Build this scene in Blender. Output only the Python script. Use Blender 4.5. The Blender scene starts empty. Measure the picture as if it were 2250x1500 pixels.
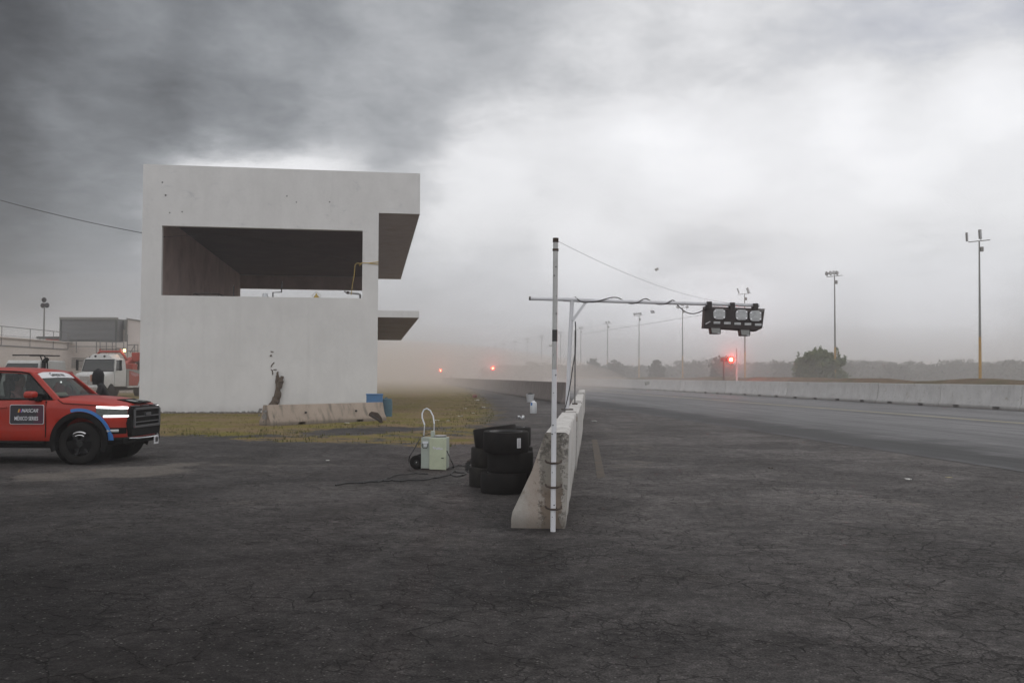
import bpy, bmesh, math, random
import numpy as np
from mathutils import Vector, Matrix
R = math.radians
rnd = random.Random(7)
SC = bpy.context.scene
COL = SC.collection

# ------------------------------------------------------------------ camera
FPX = 2100.0                      # focal length in photograph pixels (2250 wide)
CAMH = 1.65
PITCH = math.atan(76 / FPX)
ROLL = 0.004
F_ = Vector((0, math.cos(PITCH), math.sin(PITCH)))
U0 = Vector((0, -math.sin(PITCH), math.cos(PITCH)))
R0 = Vector((1, 0, 0))
U_ = (U0 * math.cos(ROLL) - R0 * math.sin(ROLL)).normalized()
R_ = (R0 * math.cos(ROLL) + U0 * math.sin(ROLL)).normalized()
cam_d = bpy.data.cameras.new('camera')
cam = bpy.data.objects.new('camera', cam_d); COL.objects.link(cam)
cam_d.sensor_width = 36; cam_d.lens = FPX / 2250 * 36
cam_d.clip_start = 0.05; cam_d.clip_end = 6000
m = Matrix((R_, U_, -F_)).transposed().to_4x4(); m.translation = (0, 0, CAMH)
cam.matrix_world = m
SC.camera = cam

def at(px, py, z):                # world point seen at a photograph pixel, z metres ahead
    d = F_ + R_ * ((px - 1125) / FPX) + U_ * ((750 - py) / FPX)
    return Vector((0, 0, CAMH)) + d * (z / d.y)
def gnd(px, py, h=0.0):
    d = F_ + R_ * ((px - 1125) / FPX) + U_ * ((750 - py) / FPX)
    return Vector((0, 0, CAMH)) + d * ((h - CAMH) / d.z)

# ------------------------------------------------------------------ node helper
class NT:
    def __init__(s, tree): s.t = tree; s.n = tree.nodes; s.l = tree.links
    def node(s, ty, **kw):
        n = s.n.new(ty)
        for k, v in kw.items(): setattr(n, k, v)
        return n
    def set(s, sock, v):
        if isinstance(v, bpy.types.NodeSocket): s.l.new(v, sock)
        elif v is not None:
            if isinstance(v, (tuple, list)) and len(v) == 3 and sock.type == 'RGBA': v = (*v, 1)
            sock.default_value = v
    def m(s, op, a, b=None, c=None, clamp=False):
        n = s.node('ShaderNodeMath', operation=op); n.use_clamp = clamp
        for i, v in enumerate((a, b, c)):
            if v is not None: s.set(n.inputs[i], v)
        return n.outputs[0]
    def add(s, a, b): return s.m('ADD', a, b)
    def mul(s, a, b): return s.m('MULTIPLY', a, b)
    def sub(s, a, b): return s.m('SUBTRACT', a, b)
    def ss(s, v, a, b, lo=0.0, hi=1.0):           # smoothstep a..b -> lo..hi
        n = s.node('ShaderNodeMapRange', interpolation_type='SMOOTHSTEP')
        s.set(n.inputs[0], v); n.inputs[1].default_value = a; n.inputs[2].default_value = b
        n.inputs[3].default_value = lo; n.inputs[4].default_value = hi
        return n.outputs[0]
    def mr(s, v, a, b, lo=0.0, hi=1.0):
        n = s.node('ShaderNodeMapRange'); s.set(n.inputs[0], v)
        n.inputs[1].default_value = a; n.inputs[2].default_value = b
        n.inputs[3].default_value = lo; n.inputs[4].default_value = hi
        return n.outputs[0]
    def mix(s, f, a, b, mode='MIX'):
        n = s.node('ShaderNodeMix', data_type='RGBA', blend_type=mode); n.clamp_factor = True
        s.set(n.inputs[0], f); s.set(n.inputs[6], a); s.set(n.inputs[7], b)
        return n.outputs[2]
    def noise(s, vec, scale, detail=4, rough=0.55, dist=0.0):
        n = s.node('ShaderNodeTexNoise'); s.set(n.inputs['Vector'], vec)
        n.inputs['Scale'].default_value = scale; n.inputs['Detail'].default_value = detail
        n.inputs['Roughness'].default_value = rough; n.inputs['Distortion'].default_value = dist
        return n.outputs[0]
    def vor(s, vec, scale, feature='F1', out=0, rand=1.0):
        n = s.node('ShaderNodeTexVoronoi', feature=feature); s.set(n.inputs['Vector'], vec)
        n.inputs['Scale'].default_value = scale; n.inputs['Randomness'].default_value = rand
        return n.outputs[out]
    def map(s, vec, scale=(1, 1, 1), rot=(0, 0, 0), loc=(0, 0, 0)):
        n = s.node('ShaderNodeMapping'); s.set(n.inputs[0], vec)
        n.inputs['Scale'].default_value = scale; n.inputs['Rotation'].default_value = rot
        n.inputs['Location'].default_value = loc
        return n.outputs[0]
    def sep(s, v):
        n = s.node('ShaderNodeSeparateXYZ'); s.set(n.inputs[0], v); return n.outputs
    def comb(s, x, y, z):
        n = s.node('ShaderNodeCombineXYZ')
        for i, v in enumerate((x, y, z)): s.set(n.inputs[i], v)
        return n.outputs[0]
    def rgb(s, v):   # grey value -> colour
        return s.comb(v, v, v)
    def scalec(s, col, f):
        n = s.node('ShaderNodeVectorMath', operation='SCALE'); s.set(n.inputs[0], col); s.set(n.inputs['Scale'], f)
        return n.outputs[0]

# ------------------------------------------------------------------ sky and sun
world = bpy.data.worlds.new('World'); SC.world = world; world.use_nodes = True
W = NT(world.node_tree); W.n.clear()
SKYPTS = [  # photograph x, y, display grey of the cloud there
(0,0,78),(0,200,65),(0,400,82),(0,600,86),(0,700,103),(150,0,111),(150,150,109),(150,350,122),(150,550,132),(200,680,144),(300,60,116),(300,200,112),
(300,320,127),(300,450,137),(300,600,165),(420,150,118),(420,300,139),(500,60,137),(560,220,151),(560,290,123),(480,350,209),(520,345,285),(620,352,215),(700,350,273),
(735,360,178),(780,358,222),(860,340,163),(600,330,164),(700,280,175),(700,150,140),(700,50,145),(850,60,167),(850,200,163),(850,290,172),(1000,60,169),(1000,180,167),
(970,270,179),(960,330,204),(1050,300,223),(1100,250,205),(1150,60,196),(1150,180,176),(1200,30,186),(1240,120,217),(1250,220,191),(1200,270,239),(1350,60,220),(1350,180,213),
(1330,240,268),(1480,70,224),(1500,160,229),(1480,210,245),(1600,60,222),(1650,130,206),(1750,90,219),(1800,180,230),(1900,90,192),(1900,170,241),(1950,220,246),(2000,60,201),
(2040,150,198),(2100,40,199),(2120,110,262),(2160,160,254),(2230,110,240),(2230,50,171),(2250,0,197),(2100,230,245),(1350,330,246),(1600,300,269),(1800,300,256),(2000,330,265),
(2200,330,243),(1000,420,244),(1150,400,243),(1300,420,251),(1300,380,224),(1500,450,249),(1750,450,248),(2000,470,242),(2200,480,245),(950,520,222),(1100,540,221),(1300,560,244),
(1500,600,218),(1700,600,230),(1900,600,243),(2200,600,225),(960,640,204),(1100,660,212),(1300,680,234),(1600,690,285),(2000,700,249),(2200,720,235),(100,800,150),(400,800,150),
(700,800,155),(950,790,170),(1300,800,190),(1700,800,195),(2250,800,195),(-400,0,95),(-400,400,110),(-400,800,140),(2600,0,195),(2600,400,235),(2600,800,200),(400,-400,120),
(1200,-400,170),(2000,-400,195),(-300,-400,95),(2600,-400,190)]
def sky_dirs(px, py):
    d = F_ + R_ * ((px - 1125) / FPX) + U_ * ((750 - py) / FPX); d.normalize()
    return math.atan2(d.x, d.y), math.asin(d.z)
pts = np.array([[*sky_dirs(x, y), g / 255.0] for x, y, g in SKYPTS])
AZ0, AZ1, EL0, EL1 = -0.62, 0.62, -0.02, 0.56
def rbf_fit(pts):
    P = pts[:, :2] * np.array([1.0, 1.25]); n = len(P)
    D = np.linalg.norm(P[:, None] - P[None], axis=2)
    K = np.exp(-(D / 0.085) ** 2) * 0.5 + np.exp(-(D / 0.30) ** 2)
    mu = pts[:, 2].mean()
    w = np.linalg.solve(K + 0.02 * np.eye(n), pts[:, 2] - mu)
    def f(a, e):
        q = np.stack([a.ravel(), e.ravel() * 1.25], 1)
        D = np.linalg.norm(q[:, None] - P[None], axis=2)
        return (mu + (np.exp(-(D / 0.085) ** 2) * 0.5 + np.exp(-(D / 0.30) ** 2)) @ w).reshape(a.shape)
    return f
ff = rbf_fit(pts)
ga, ge = np.meshgrid(np.linspace(AZ0, AZ1, 34), np.linspace(EL0, EL1, 22))
G = np.clip(ff(ga, ge), 0.26, 1.03)
u_, s_, v_ = np.linalg.svd(G, full_matrices=False)
tc = W.node('ShaderNodeTexCoord'); dirv = tc.outputs['Generated']
sx, sy, sz = W.sep(dirv)
# clouds are laid out on a flat deck: perspective coordinates for their texture
deckd = W.m('ADD', W.m('MAXIMUM', sz, 0.0), 0.24)
deck = W.comb(W.m('DIVIDE', sx, deckd), W.m('DIVIDE', sy, deckd), 0.0)
az = W.m('ARCTAN2', sx, sy); el = W.m('ARCSINE', sz)
w1 = W.noise(W.map(deck, loc=(3, 1, 0)), 3.4, 6, 0.6)
w2 = W.noise(W.map(deck, loc=(11, 7, 2)), 3.4, 6, 0.6)
azw = W.add(az, W.mul(W.sub(w1, 0.5), 0.10))
elw = W.add(el, W.mul(W.sub(w2, 0.5), 0.075))
ta = W.mr(azw, AZ0, AZ1); te = W.mr(elw, EL0, EL1)
def curve(inp, ys):
    lo, hi = float(min(ys)), float(max(ys)); rg = max(hi - lo, 1e-6)
    n = W.node('ShaderNodeFloatCurve'); c = n.mapping; c.use_clip = False; cv = c.curves[0]
    xs = np.linspace(0, 1, len(ys))
    cv.points[0].location = (0, (ys[0] - lo) / rg); cv.points[1].location = (1, (ys[-1] - lo) / rg)
    for x, y in zip(xs[1:-1], ys[1:-1]): cv.points.new(float(x), float((y - lo) / rg))
    c.update(); W.set(n.inputs['Value'], inp)
    return W.m('MULTIPLY_ADD', n.outputs[0], rg, lo)
field = None
for k in range(6):
    sq = math.sqrt(s_[k])
    term = W.mul(curve(te, u_[:, k] * sq), curve(ta, v_[k, :] * sq))
    field = term if field is None else W.add(field, term)
d1 = W.noise(W.map(deck, scale=(1, 0.8, 1), loc=(5, 2, 0)), 4.2, 9, 0.58, 0.5)
d2 = W.noise(W.map(deck, loc=(9, 4, 0)), 13.0, 7, 0.62, 0.4)
fade = W.mul(W.ss(el, 0.04, 0.20), W.ss(field, 1.0, 0.80, .35, 1))
d3 = W.noise(W.map(deck, loc=(2, 6, 0)), 34.0, 5, 0.6, 0.3)
det = W.mul(W.add(W.add(W.mul(W.sub(d1, 0.5), 0.18), W.mul(W.sub(d2, 0.5), 0.15)), W.mul(W.sub(d3, 0.5), 0.05)), fade)
grey = W.add(field, det)
# the rest of the overcast dome (behind the camera and overhead)
inside = W.mul(W.ss(W.m('ABSOLUTE', az), 0.58, 0.95, 1, 0), W.ss(el, 0.45, 0.75, 1, 0))
rest = W.add(W.mr(sy, -1, 1, 1.08, 0.70), W.mul(W.sub(d1, 0.5), 0.25))
greyall = W.m('MULTIPLY_ADD', inside, W.sub(grey, rest), rest)
soft = W.m('SUBTRACT', greyall, W.mul(W.m('MAXIMUM', W.sub(greyall, 0.92), 0.0), W.mul(inside, 0.42)))      # thick bright cloud levels off
lum = W.m('POWER', W.m('MAXIMUM', soft, 0.05), 2.2)
tint = W.mix(W.ss(greyall, 0.4, 0.95), (0.925, 0.985, 1.055), (0.985, 0.99, 1.01))
tint = W.mix(W.ss(el, .16, .04, 0, .8), tint, (0.965, 0.985, 1.05))
bluish = W.mul(W.mul(W.ss(az, 0.15, 0.45), W.ss(el, 0.20, 0.33)), W.ss(greyall, 0.9, 0.7))
tint = W.mix(bluish, tint, (0.93, 0.965, 1.08))
cloud = W.scalec(tint, W.mul(lum, 10.4))
nish = W.node('ShaderNodeTexSky'); nish.sky_type = 'NISHITA'; nish.sun_disc = False
SUN_EL, SUN_AZ = R(48), R(55)      # azimuth from +Y towards +X
nish.sun_elevation = SUN_EL; nish.sun_rotation = SUN_AZ
skyc = W.mix(0.96, nish.outputs[0], cloud)
bg = W.node('ShaderNodeBackground'); W.set(bg.inputs[0], skyc); bg.inputs[1].default_value = 0.1
wo = W.node('ShaderNodeOutputWorld'); W.l.new(bg.outputs[0], wo.inputs[0])
sd = bpy.data.lights.new('sun', 'SUN'); sd.energy = 0.6; sd.angle = R(25); sd.color = (1, 0.96, 0.9)
sun = bpy.data.objects.new('sun', sd); COL.objects.link(sun)
sdir = Vector((math.sin(SUN_AZ) * math.cos(SUN_EL), math.cos(SUN_AZ) * math.cos(SUN_EL), math.sin(SUN_EL)))
sun.rotation_euler = sdir.to_track_quat('Z', 'Y').to_euler()
SC.view_settings.view_transform = 'Standard'; SC.view_settings.look = 'None'
SC.view_settings.exposure = 0.0; SC.view_settings.gamma = 1.0
SC.render.engine = 'CYCLES'
SC.cycles.use_denoising = True
SC.cycles.max_bounces = 8; SC.cycles.volume_bounces = 2; SC.cycles.transparent_max_bounces = 12

# ------------------------------------------------------------------ materials
MATS = {}
def newmat(name):
    m = bpy.data.materials.new(name); m.use_nodes = True; m.node_tree.nodes.clear()
    N = NT(m.node_tree); out = N.node('ShaderNodeOutputMaterial'); b = N.node('ShaderNodeBsdfPrincipled')
    N.l.new(b.outputs[0], out.inputs[0]); N.out = out; N.b = b
    MATS[name] = m
    return m, N
def bump(N, h, strength=0.3, dist=0.01):
    n = N.node('ShaderNodeBump'); n.inputs['Strength'].default_value = strength; n.inputs['Distance'].default_value = dist
    N.set(n.inputs['Height'], h); N.l.new(n.outputs[0], N.b.inputs['Normal'])
def pmat(name, col, rough=0.6, metal=0.0, var=0.15, scale=6.0, bmp=0.1, coat=0.0, dirt=0.0, dirtcol=(0.16, 0.12, 0.09), emit=None, estr=0.0, spec=0.5):
    m, N = newmat(name)
    g = N.node('ShaderNodeTexCoord').outputs['Object']
    n1 = N.noise(g, scale, 5, 0.6); n2 = N.noise(g, scale * 7, 3, 0.6)
    f = N.add(N.mr(n1, 0.25, 0.75, 1 - var, 1 + var), N.mr(n2, 0.2, 0.8, -var * .4, var * .4))
    c = N.scalec(N.comb(*col), f)
    if dirt > 0:
        d = N.mul(N.ss(N.noise(g, scale * .6, 6, 0.65, 0.5), 0.42, 0.7), dirt)
        c = N.mix(d, c, dirtcol)
    N.set(N.b.inputs['Base Color'], c)
    N.set(N.b.inputs['Roughness'], N.mr(n1, 0.2, 0.8, max(rough - .08, 0.02), min(rough + .08, 1)))
    N.b.inputs['Metallic'].default_value = metal
    N.b.inputs['Specular IOR Level'].default_value = spec
    N.b.inputs['Coat Weight'].default_value = coat; N.b.inputs['Coat Roughness'].default_value = 0.08
    if bmp: bump(N, n2, bmp, 0.004)
    if emit: N.b.inputs['Emission Color'].default_value = (*emit, 1); N.b.inputs['Emission Strength'].default_value = estr
    return m

def mat_wall():
    m, N = newmat('white_render')
    g = N.node('ShaderNodeTexCoord').outputs['Object']
    x, y, z = N.sep(g)
    big = N.noise(g, 0.35, 5, 0.6); mid = N.noise(N.map(g, scale=(1, 1, 0.5)), 1.6, 6, 0.62); fine = N.noise(g, 9, 6, 0.7)
    v = N.add(0.62, N.add(N.mr(big, .3, .7, -.035, .035), N.mr(mid, .3, .7, -.025, .025)))
    v = N.add(v, N.mr(fine, .3, .7, -.02, .02))
    c = N.scalec(N.comb(1.0, 0.985, 0.965), v)
    streak = N.noise(N.map(g, scale=(2.2, 2.2, 0.10)), 1.5, 5, 0.6)
    c = N.mix(N.mul(N.ss(streak, .5, .75), .15), c, (0.42, 0.41, 0.40))
    # scuffed grey blotches, more of them on the upper band
    bl = N.mul(N.ss(N.noise(N.map(g, scale=(1, 1, 1.8)), 1.3, 8, 0.72, .6), .56, .72), N.ss(z, 5.5, 8.6, .25, 1.0))
    c = N.mix(N.mul(bl, .50), c, (0.34, 0.35, 0.37))
    sp = N.ss(N.noise(g, 5.5, 4, .7), .70, .76)
    c = N.mix(N.mul(N.mul(sp, .9), N.ss(z, 5, 8.5, .3, 1)), c, (0.2, 0.2, 0.2))
    # damp and dust near the foot
    foot = N.mul(N.ss(z, 0.0, 0.5, 1, 0), N.mr(N.noise(g, 2.5, 5, .6), .3, .6, .1, .7))
    c = N.mix(N.mul(foot, .5), c, (0.33, 0.29, 0.25))
    N.set(N.b.inputs['Base Color'], c); N.b.inputs['Roughness'].default_value = .92; N.b.inputs['Specular IOR Level'].default_value = .25
    bump(N, N.add(N.mul(fine, .6), mid), .35, .012)
    return m
mat_wall()

def mat_concrete(name, col, stain=(0.14, 0.12, 0.1), st=.5, peel=0.0, peelcol=(0.3, 0.27, 0.23), scl=1.0, channel=False):
    m, N = newmat(name)
    g = N.node('ShaderNodeTexCoord').outputs['Object']
    x, y, z = N.sep(g)
    oi = N.node('ShaderNodeObjectInfo')
    gg = N.node('ShaderNodeVectorMath', operation='ADD'); N.set(gg.inputs[0], g)
    N.set(gg.inputs[1], N.rgb(N.mul(oi.outputs['Random'], 37.0))); g2 = gg.outputs[0]
    big = N.noise(g2, 1.2 * scl, 5, .6); fine = N.noise(g2, 22 * scl, 5, .7)
    f = N.add(N.mr(big, .25, .75, .84, 1.14), N.mr(fine, .3, .7, -.07, .07))
    f = N.mul(f, N.mr(oi.outputs['Random'], 0, 1, .92, 1.07))
    c = N.scalec(N.comb(*col), f)
    run = N.noise(N.map(g2, scale=(3.0, 3.0, 0.25)), 1.8, 5, .65)
    c = N.mix(N.mul(N.ss(run, .47, .72), st), c, stain)
    pit = N.ss(N.vor(g2, 26 * scl), .16, .06)
    c = N.mix(N.mul(pit, N.mul(N.ss(big, .45, .6), .6)), c, tuple(v * .4 for v in stain))
    if peel:
        p = N.ss(N.noise(g2, 3.2, 8, .75, .4), .60 - peel * .12, .64)
        c = N.mix(N.mul(p, .85), c, peelcol)
        pp = N.ss(N.noise(g2, 7, 6, .75, .4), .62, .66)
        c = N.mix(N.mul(pp, .7), c, tuple(v * .3 for v in peelcol))
    if channel:          # cast recess with bare aggregate along its ragged edges
        wob = N.mr(N.noise(g2, 9, 6, .75), .3, .7, -.045, .045)
        xe = N.add(x, wob); zz = N.add(z, wob)
        ins = N.mul(N.ss(xe, -.31, -.27), N.ss(xe, -.055, -.085))
        lowc = N.mix(N.ss(zz, .55, .35), N.scalec(N.comb(.22, .20, .17), f), N.scalec(N.comb(.17, .125, .09), f))
        c = N.mix(N.mul(ins, .85), c, lowc)
        top = N.mul(N.mul(N.ss(xe, -.30, -.25), N.ss(zz, .70, .80)), N.ss(N.noise(g2, 14, 6, .8), .42, .56))
        c = N.mix(N.mul(top, .65), c, (.035, .032, .028))
        edge = N.mul(N.ss(N.m('ABSOLUTE', N.m('ADD', xe, .29)), .055, .02), N.ss(N.noise(g2, 22, 5, .8), .5, .58))
        edge2 = N.mul(N.ss(N.m('ABSOLUTE', N.m('ADD', xe, .055)), .055, .02), N.ss(N.noise(g2, 22, 5, .8), .5, .58))
        c = N.mix(N.mul(N.m('MAXIMUM', edge, edge2), .6), c, (.03, .028, .024))
        warm = N.mul(N.ss(xe, -.52, -.38), N.ss(xe, -.27, -.34))
        c = N.mix(N.mul(warm, .35), c, (.30, .20, .14))
    foot = N.ss(z, 0.0, 0.22, .7, 0)
    c = N.mix(foot, c, tuple(v * .8 for v in stain))
    N.set(N.b.inputs['Base Color'], c); N.b.inputs['Roughness'].default_value = .85; N.b.inputs['Specular IOR Level'].default_value = .3
    bump(N, N.add(fine, N.mul(big, 2)), .5, .01)
    return m
mat_concrete('barrier_white', (.50, .49, .48), st=.18, peel=0.15)
mat_concrete('barrier_near', (.50, .485, .465), st=.5, peel=0.45, peelcol=(.33, .29, .24))
mat_concrete('barrier_end_face', (.40, .375, .34), stain=(.13, .11, .09), st=.3, peel=.6, peelcol=(.22, .20, .17), channel=True)
mat_concrete('barrier_pit', (.22, .19, .175), st=.85, stain=(.07, .06, .055))
mat_concrete('barrier_old', (.33, .27, .22), stain=(.11, .10, .08), st=.8)
mat_concrete('rubble_grey', (.22, .21, .20), st=.4)

def mat_ground():
    m, N = newmat('asphalt_apron')
    g = N.node('ShaderNodeNewGeometry').outputs['Position']
    att = N.node('ShaderNodeAttribute', attribute_name='cover'); ax, ay, az_ = N.sep(att.outputs['Vector'])
    big = N.noise(g, .16, 5, .6, .3); mid = N.noise(g, 1.1, 6, .65); fine = N.noise(g, 14, 5, .7); grain = N.noise(g, 70, 3, .7)
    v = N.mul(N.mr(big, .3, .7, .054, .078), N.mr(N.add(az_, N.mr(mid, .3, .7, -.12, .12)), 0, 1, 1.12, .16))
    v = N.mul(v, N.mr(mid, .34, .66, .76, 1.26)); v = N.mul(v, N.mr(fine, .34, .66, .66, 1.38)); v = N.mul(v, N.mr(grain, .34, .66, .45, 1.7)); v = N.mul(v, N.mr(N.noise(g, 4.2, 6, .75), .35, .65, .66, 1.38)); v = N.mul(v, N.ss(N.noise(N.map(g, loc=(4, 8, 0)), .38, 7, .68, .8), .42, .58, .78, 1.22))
    c = N.scalec(N.comb(1.075, .985, .955), v)
    # brownish and bluish aggregate patches
    c = N.mix(N.ss(N.noise(g, .7, 5, .7), .5, .72, 0, .45), c, N.scalec(N.comb(1.1, .98, .86), N.mul(v, .85)))
    # crazed surface
    wv = N.node('ShaderNodeVectorMath', operation='ADD'); N.set(wv.inputs[0], g)
    n3 = N.node('ShaderNodeTexNoise'); N.set(n3.inputs['Vector'], g); n3.inputs['Scale'].default_value = 2.2; n3.inputs['Detail'].default_value = 5
    N.set(wv.inputs[1], N.scalec(n3.outputs['Color'], .42))
    e1 = N.vor(wv.outputs[0], 2.9, 'DISTANCE_TO_EDGE'); e2 = N.vor(wv.outputs[0], 8.5, 'DISTANCE_TO_EDGE')
    cm = N.ss(N.noise(g, .55, 5, .7), .42, .54)
    cr = N.m('MAXIMUM', N.mul(N.ss(e1, .030, .005), N.mul(cm, N.ss(N.noise(g, 3.1, 4, .7), .36, .52))), N.mul(N.ss(e2, .055, .01), N.mul(N.ss(N.noise(g, .9, 6, .75), .46, .58), .85)))
    c = N.mix(N.mul(cr, .66), c, (.006, .0055, .005))
    # pale stone chips
    vn = N.node('ShaderNodeTexVoronoi'); N.set(vn.inputs['Vector'], g); vn.inputs['Scale'].default_value = 38
    rc = N.sep(vn.outputs['Color'])[0]
    chip = N.mul(N.ss(vn.outputs['Distance'], .34, .2), N.ss(rc, .80, .86))
    c = N.mix(N.mul(chip, N.mr(fine, .3, .7, .1, .8)), c, (.20, .19, .18))
    vn2 = N.node('ShaderNodeTexVoronoi'); N.set(vn2.inputs['Vector'], g); vn2.inputs['Scale'].default_value = 11
    chip2 = N.mul(N.ss(vn2.outputs['Distance'], .16, .1), N.ss(N.sep(vn2.outputs['Color'])[1], .93, .95))
    c = N.mix(N.mul(chip2, .5), c, (.17, .155, .14))
    # dusty worn patches (cover.y)
    du = N.mul(N.ss(N.add(ay, N.mr(mid, .3, .7, -.3, .3)), .35, .75), .65)
    c = N.mix(du, c, N.scalec(N.comb(.155, .138, .122), N.mr(fine, .3, .7, .8, 1.2)))
    # grass and dry earth (cover.x)
    gm = N.ss(N.add(ax, N.add(N.mr(mid, .32, .68, -.46, .46), N.mr(fine, .3, .7, -.30, .30))), .38, .62)
    gm = N.mul(gm, N.ss(ax, .02, .22))
    gn = N.noise(N.map(g, scale=(.6, 1, 1)), .75, 7, .7, .5)
    gcol = N.mix(N.ss(gn, .42, .60), (.195, .140, .080), (.150, .132, .036))
    gcol = N.mix(N.ss(N.noise(g, 2.3, 5, .7), .5, .68, 0, .55), gcol, (.18, .13, .075))
    gcol = N.scalec(gcol, N.mul(N.mr(fine, .3, .7, .72, 1.3), N.mr(grain, .3, .7, .8, 1.2)))
    c = N.mix(gm, c, gcol)
    N.set(N.b.inputs['Base Color'], c)
    N.set(N.b.inputs['Roughness'], N.add(N.mr(mid, .3, .7, .72, .9), N.mul(gm, .1)))
    N.set(N.b.inputs['Specular IOR Level'], N.mr(gm, 0, 1, .12, .04))
    h = N.add(N.mul(fine, .8), N.add(N.mul(grain, .5), N.mul(cr, -.8)))
    bump(N, h, 1.0, .02)
mat_ground()

def mat_track():
    m, N = newmat('track_asphalt')
    g = N.node('ShaderNodeNewGeometry').outputs['Position']
    gr = N.map(g, rot=(0, 0, -math.atan(.125)))       # along-track frame
    x, y, z = N.sep(gr)
    st = N.noise(N.map(gr, scale=(1, .02, 1)), .9, 6, .62); st2 = N.noise(N.map(gr, scale=(1, .03, 1)), 4.5, 5, .65)
    mid = N.noise(gr, .5, 5, .65); fine = N.noise(g, 11, 5, .7)
    # rubbered-in lane beside the apron, grey worn lanes beyond
    xw = N.add(x, N.mr(mid, .3, .7, -.7, .7))
    v = N.add(N.ss(xw, 12.4, 15.2, .022, .112), N.ss(xw, 11.7, 10.7, 0, .040))
    v = N.mul(v, N.mr(st, .36, .64, .50, 1.5)); v = N.mul(v, N.mr(st2, .36, .64, .66, 1.38)); v = N.mul(v, N.mr(fine, .3, .7, .82, 1.2)); v = N.mul(v, N.mr(mid, .3, .7, .88, 1.14))
    c = N.scalec(N.comb(1.0, .985, 1.0), v)
    c = N.mix(N.mul(N.ss(st2, .62, .70), .5), c, (.03, .028, .028))
    N.set(N.b.inputs['Base Color'], c)
    N.set(N.b.inputs['Roughness'], N.mr(st, .3, .7, .6, .8)); N.b.inputs['Specular IOR Level'].default_value = .22
    bump(N, fine, .4, .006)
mat_track()

def mat_dirt():
    m, N = newmat('dry_earth')
    g = N.node('ShaderNodeNewGeometry').outputs['Position']
    a = N.noise(g, .08, 6, .65); b = N.noise(g, .9, 6, .65); c3 = N.noise(g, 8, 4, .7)
    c = N.mix(N.ss(a, .42, .6), (.15, .100, .070), (.10, .082, .045))
    c = N.scalec(c, N.mul(N.mr(b, .3, .7, .75, 1.25), N.mr(c3, .3, .7, .8, 1.2)))
    N.set(N.b.inputs['Base Color'], c); N.b.inputs['Roughness'].default_value = .95; N.b.inputs['Specular IOR Level'].default_value = .1
    bump(N, N.add(b, c3), .6, .05)
mat_dirt()

def mat_leaf(name, c1, c2):
    m, N = newmat(name)
    g = N.node('ShaderNodeNewGeometry').outputs['Position']
    n = N.noise(g, .9, 4, .6); n2 = N.noise(g, 7, 2, .6)
    c = N.mix(N.ss(n, .35, .65), c1, c2); c = N.scalec(c, N.mr(n2, .3, .7, .6, 1.4))
    N.set(N.b.inputs['Base Color'], c); N.b.inputs['Roughness'].default_value = .7; N.b.inputs['Specular IOR Level'].default_value = .25
mat_leaf('leaf_bush', (.050, .080, .022), (.095, .115, .034))
mat_leaf('leaf_far', (.038, .042, .022), (.055, .050, .030))
mat_leaf('grass_blade', (.120, .100, .035), (.085, .085, .022))

pmat('bark', (.09, .065, .045), .9, var=.3, scale=9, bmp=.5)
pmat('dead_wood', (.085, .060, .042), .95, var=.55, scale=14, bmp=1.0, dirt=.5, dirtcol=(.16, .15, .13))
pmat('car_red', (.34, .021, .010), .34, var=.05, scale=2, bmp=0, coat=.08, dirt=.16, dirtcol=(.14, .07, .045), spec=.35)
pmat('car_black', (.006, .006, .006), .75, var=.2, scale=8, bmp=.05, dirt=.12, dirtcol=(.02, .018, .016), spec=.12)
pmat('rubber', (.006, .0055, .005), .8, var=.4, scale=7, bmp=.25, dirt=.25, dirtcol=(.024, .021, .017), spec=.25)
pmat('rubber_dusty', (.018, .017, .015), .88, var=.4, scale=7, bmp=.25, dirt=.5, dirtcol=(.042, .038, .03), spec=.2)
pmat('rim_dark', (.03, .03, .03), .4, metal=.7, var=.2)
pmat('chrome', (.6, .6, .6), .22, metal=1, var=.1, bmp=0)
pmat('grille_grey', (.07, .072, .075), .45, metal=.3, var=.1)
pmat('wrap_blue', (.03, .15, .42), .4, var=.1)
pmat('sticker_black', (.018, .016, .022), .35, var=.1, bmp=0)
pmat('white_print', (.62, .62, .64), .5, var=.04, bmp=0)
pmat('ink_black', (.03, .03, .03), .5, var=.1, bmp=0)
pmat('print_yellow', (.62, .36, .04), .5, var=.05, bmp=0); pmat('print_red', (.5, .02, .03), .5, var=.05, bmp=0); pmat('print_blue', (.03, .06, .3), .5, var=.05, bmp=0)
pmat('plum_tint', (.06, .012, .03), .35, var=.3, scale=2, bmp=0)
pmat('lamp_white', (.9, .9, .9), .3, var=0, bmp=0, emit=(1, .98, 1), estr=2.2)
pmat('lamp_glass', (.12, .13, .12), .12, var=.3, scale=20, bmp=0)
pmat('amber', (.5, .18, .02), .3, var=.1, bmp=0)
pmat('beacon_amber', (.8, .4, .1), .3, var=0, bmp=0, emit=(1, .5, .18), estr=14)
pmat('lamp_red', (.8, .05, .03), .3, var=0, bmp=0, emit=(1.0, .10, .05), estr=90)
pmat('lamp_red_halo', (.8, .03, .02), .3, var=0, bmp=0, emit=(1.0, .035, .025), estr=2.2)
pmat('skin', (.34, .19, .14), .6, var=.1)
pmat('cloth_black', (.013, .013, .014), .9, var=.3, bmp=.2)
pmat('cloth_olive', (.05, .055, .015), .9, var=.3, bmp=.2)
pmat('cloth_blue', (.05, .065, .11), .9, var=.3, bmp=.2)
pmat('cloth_pink', (.42, .2, .2), .9, var=.2, bmp=.1)
pmat('interior', (.03, .03, .032), .8, var=.2)
pmat('white_paint', (.55, .55, .54), .5, var=.08, scale=5, dirt=.15)
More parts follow.
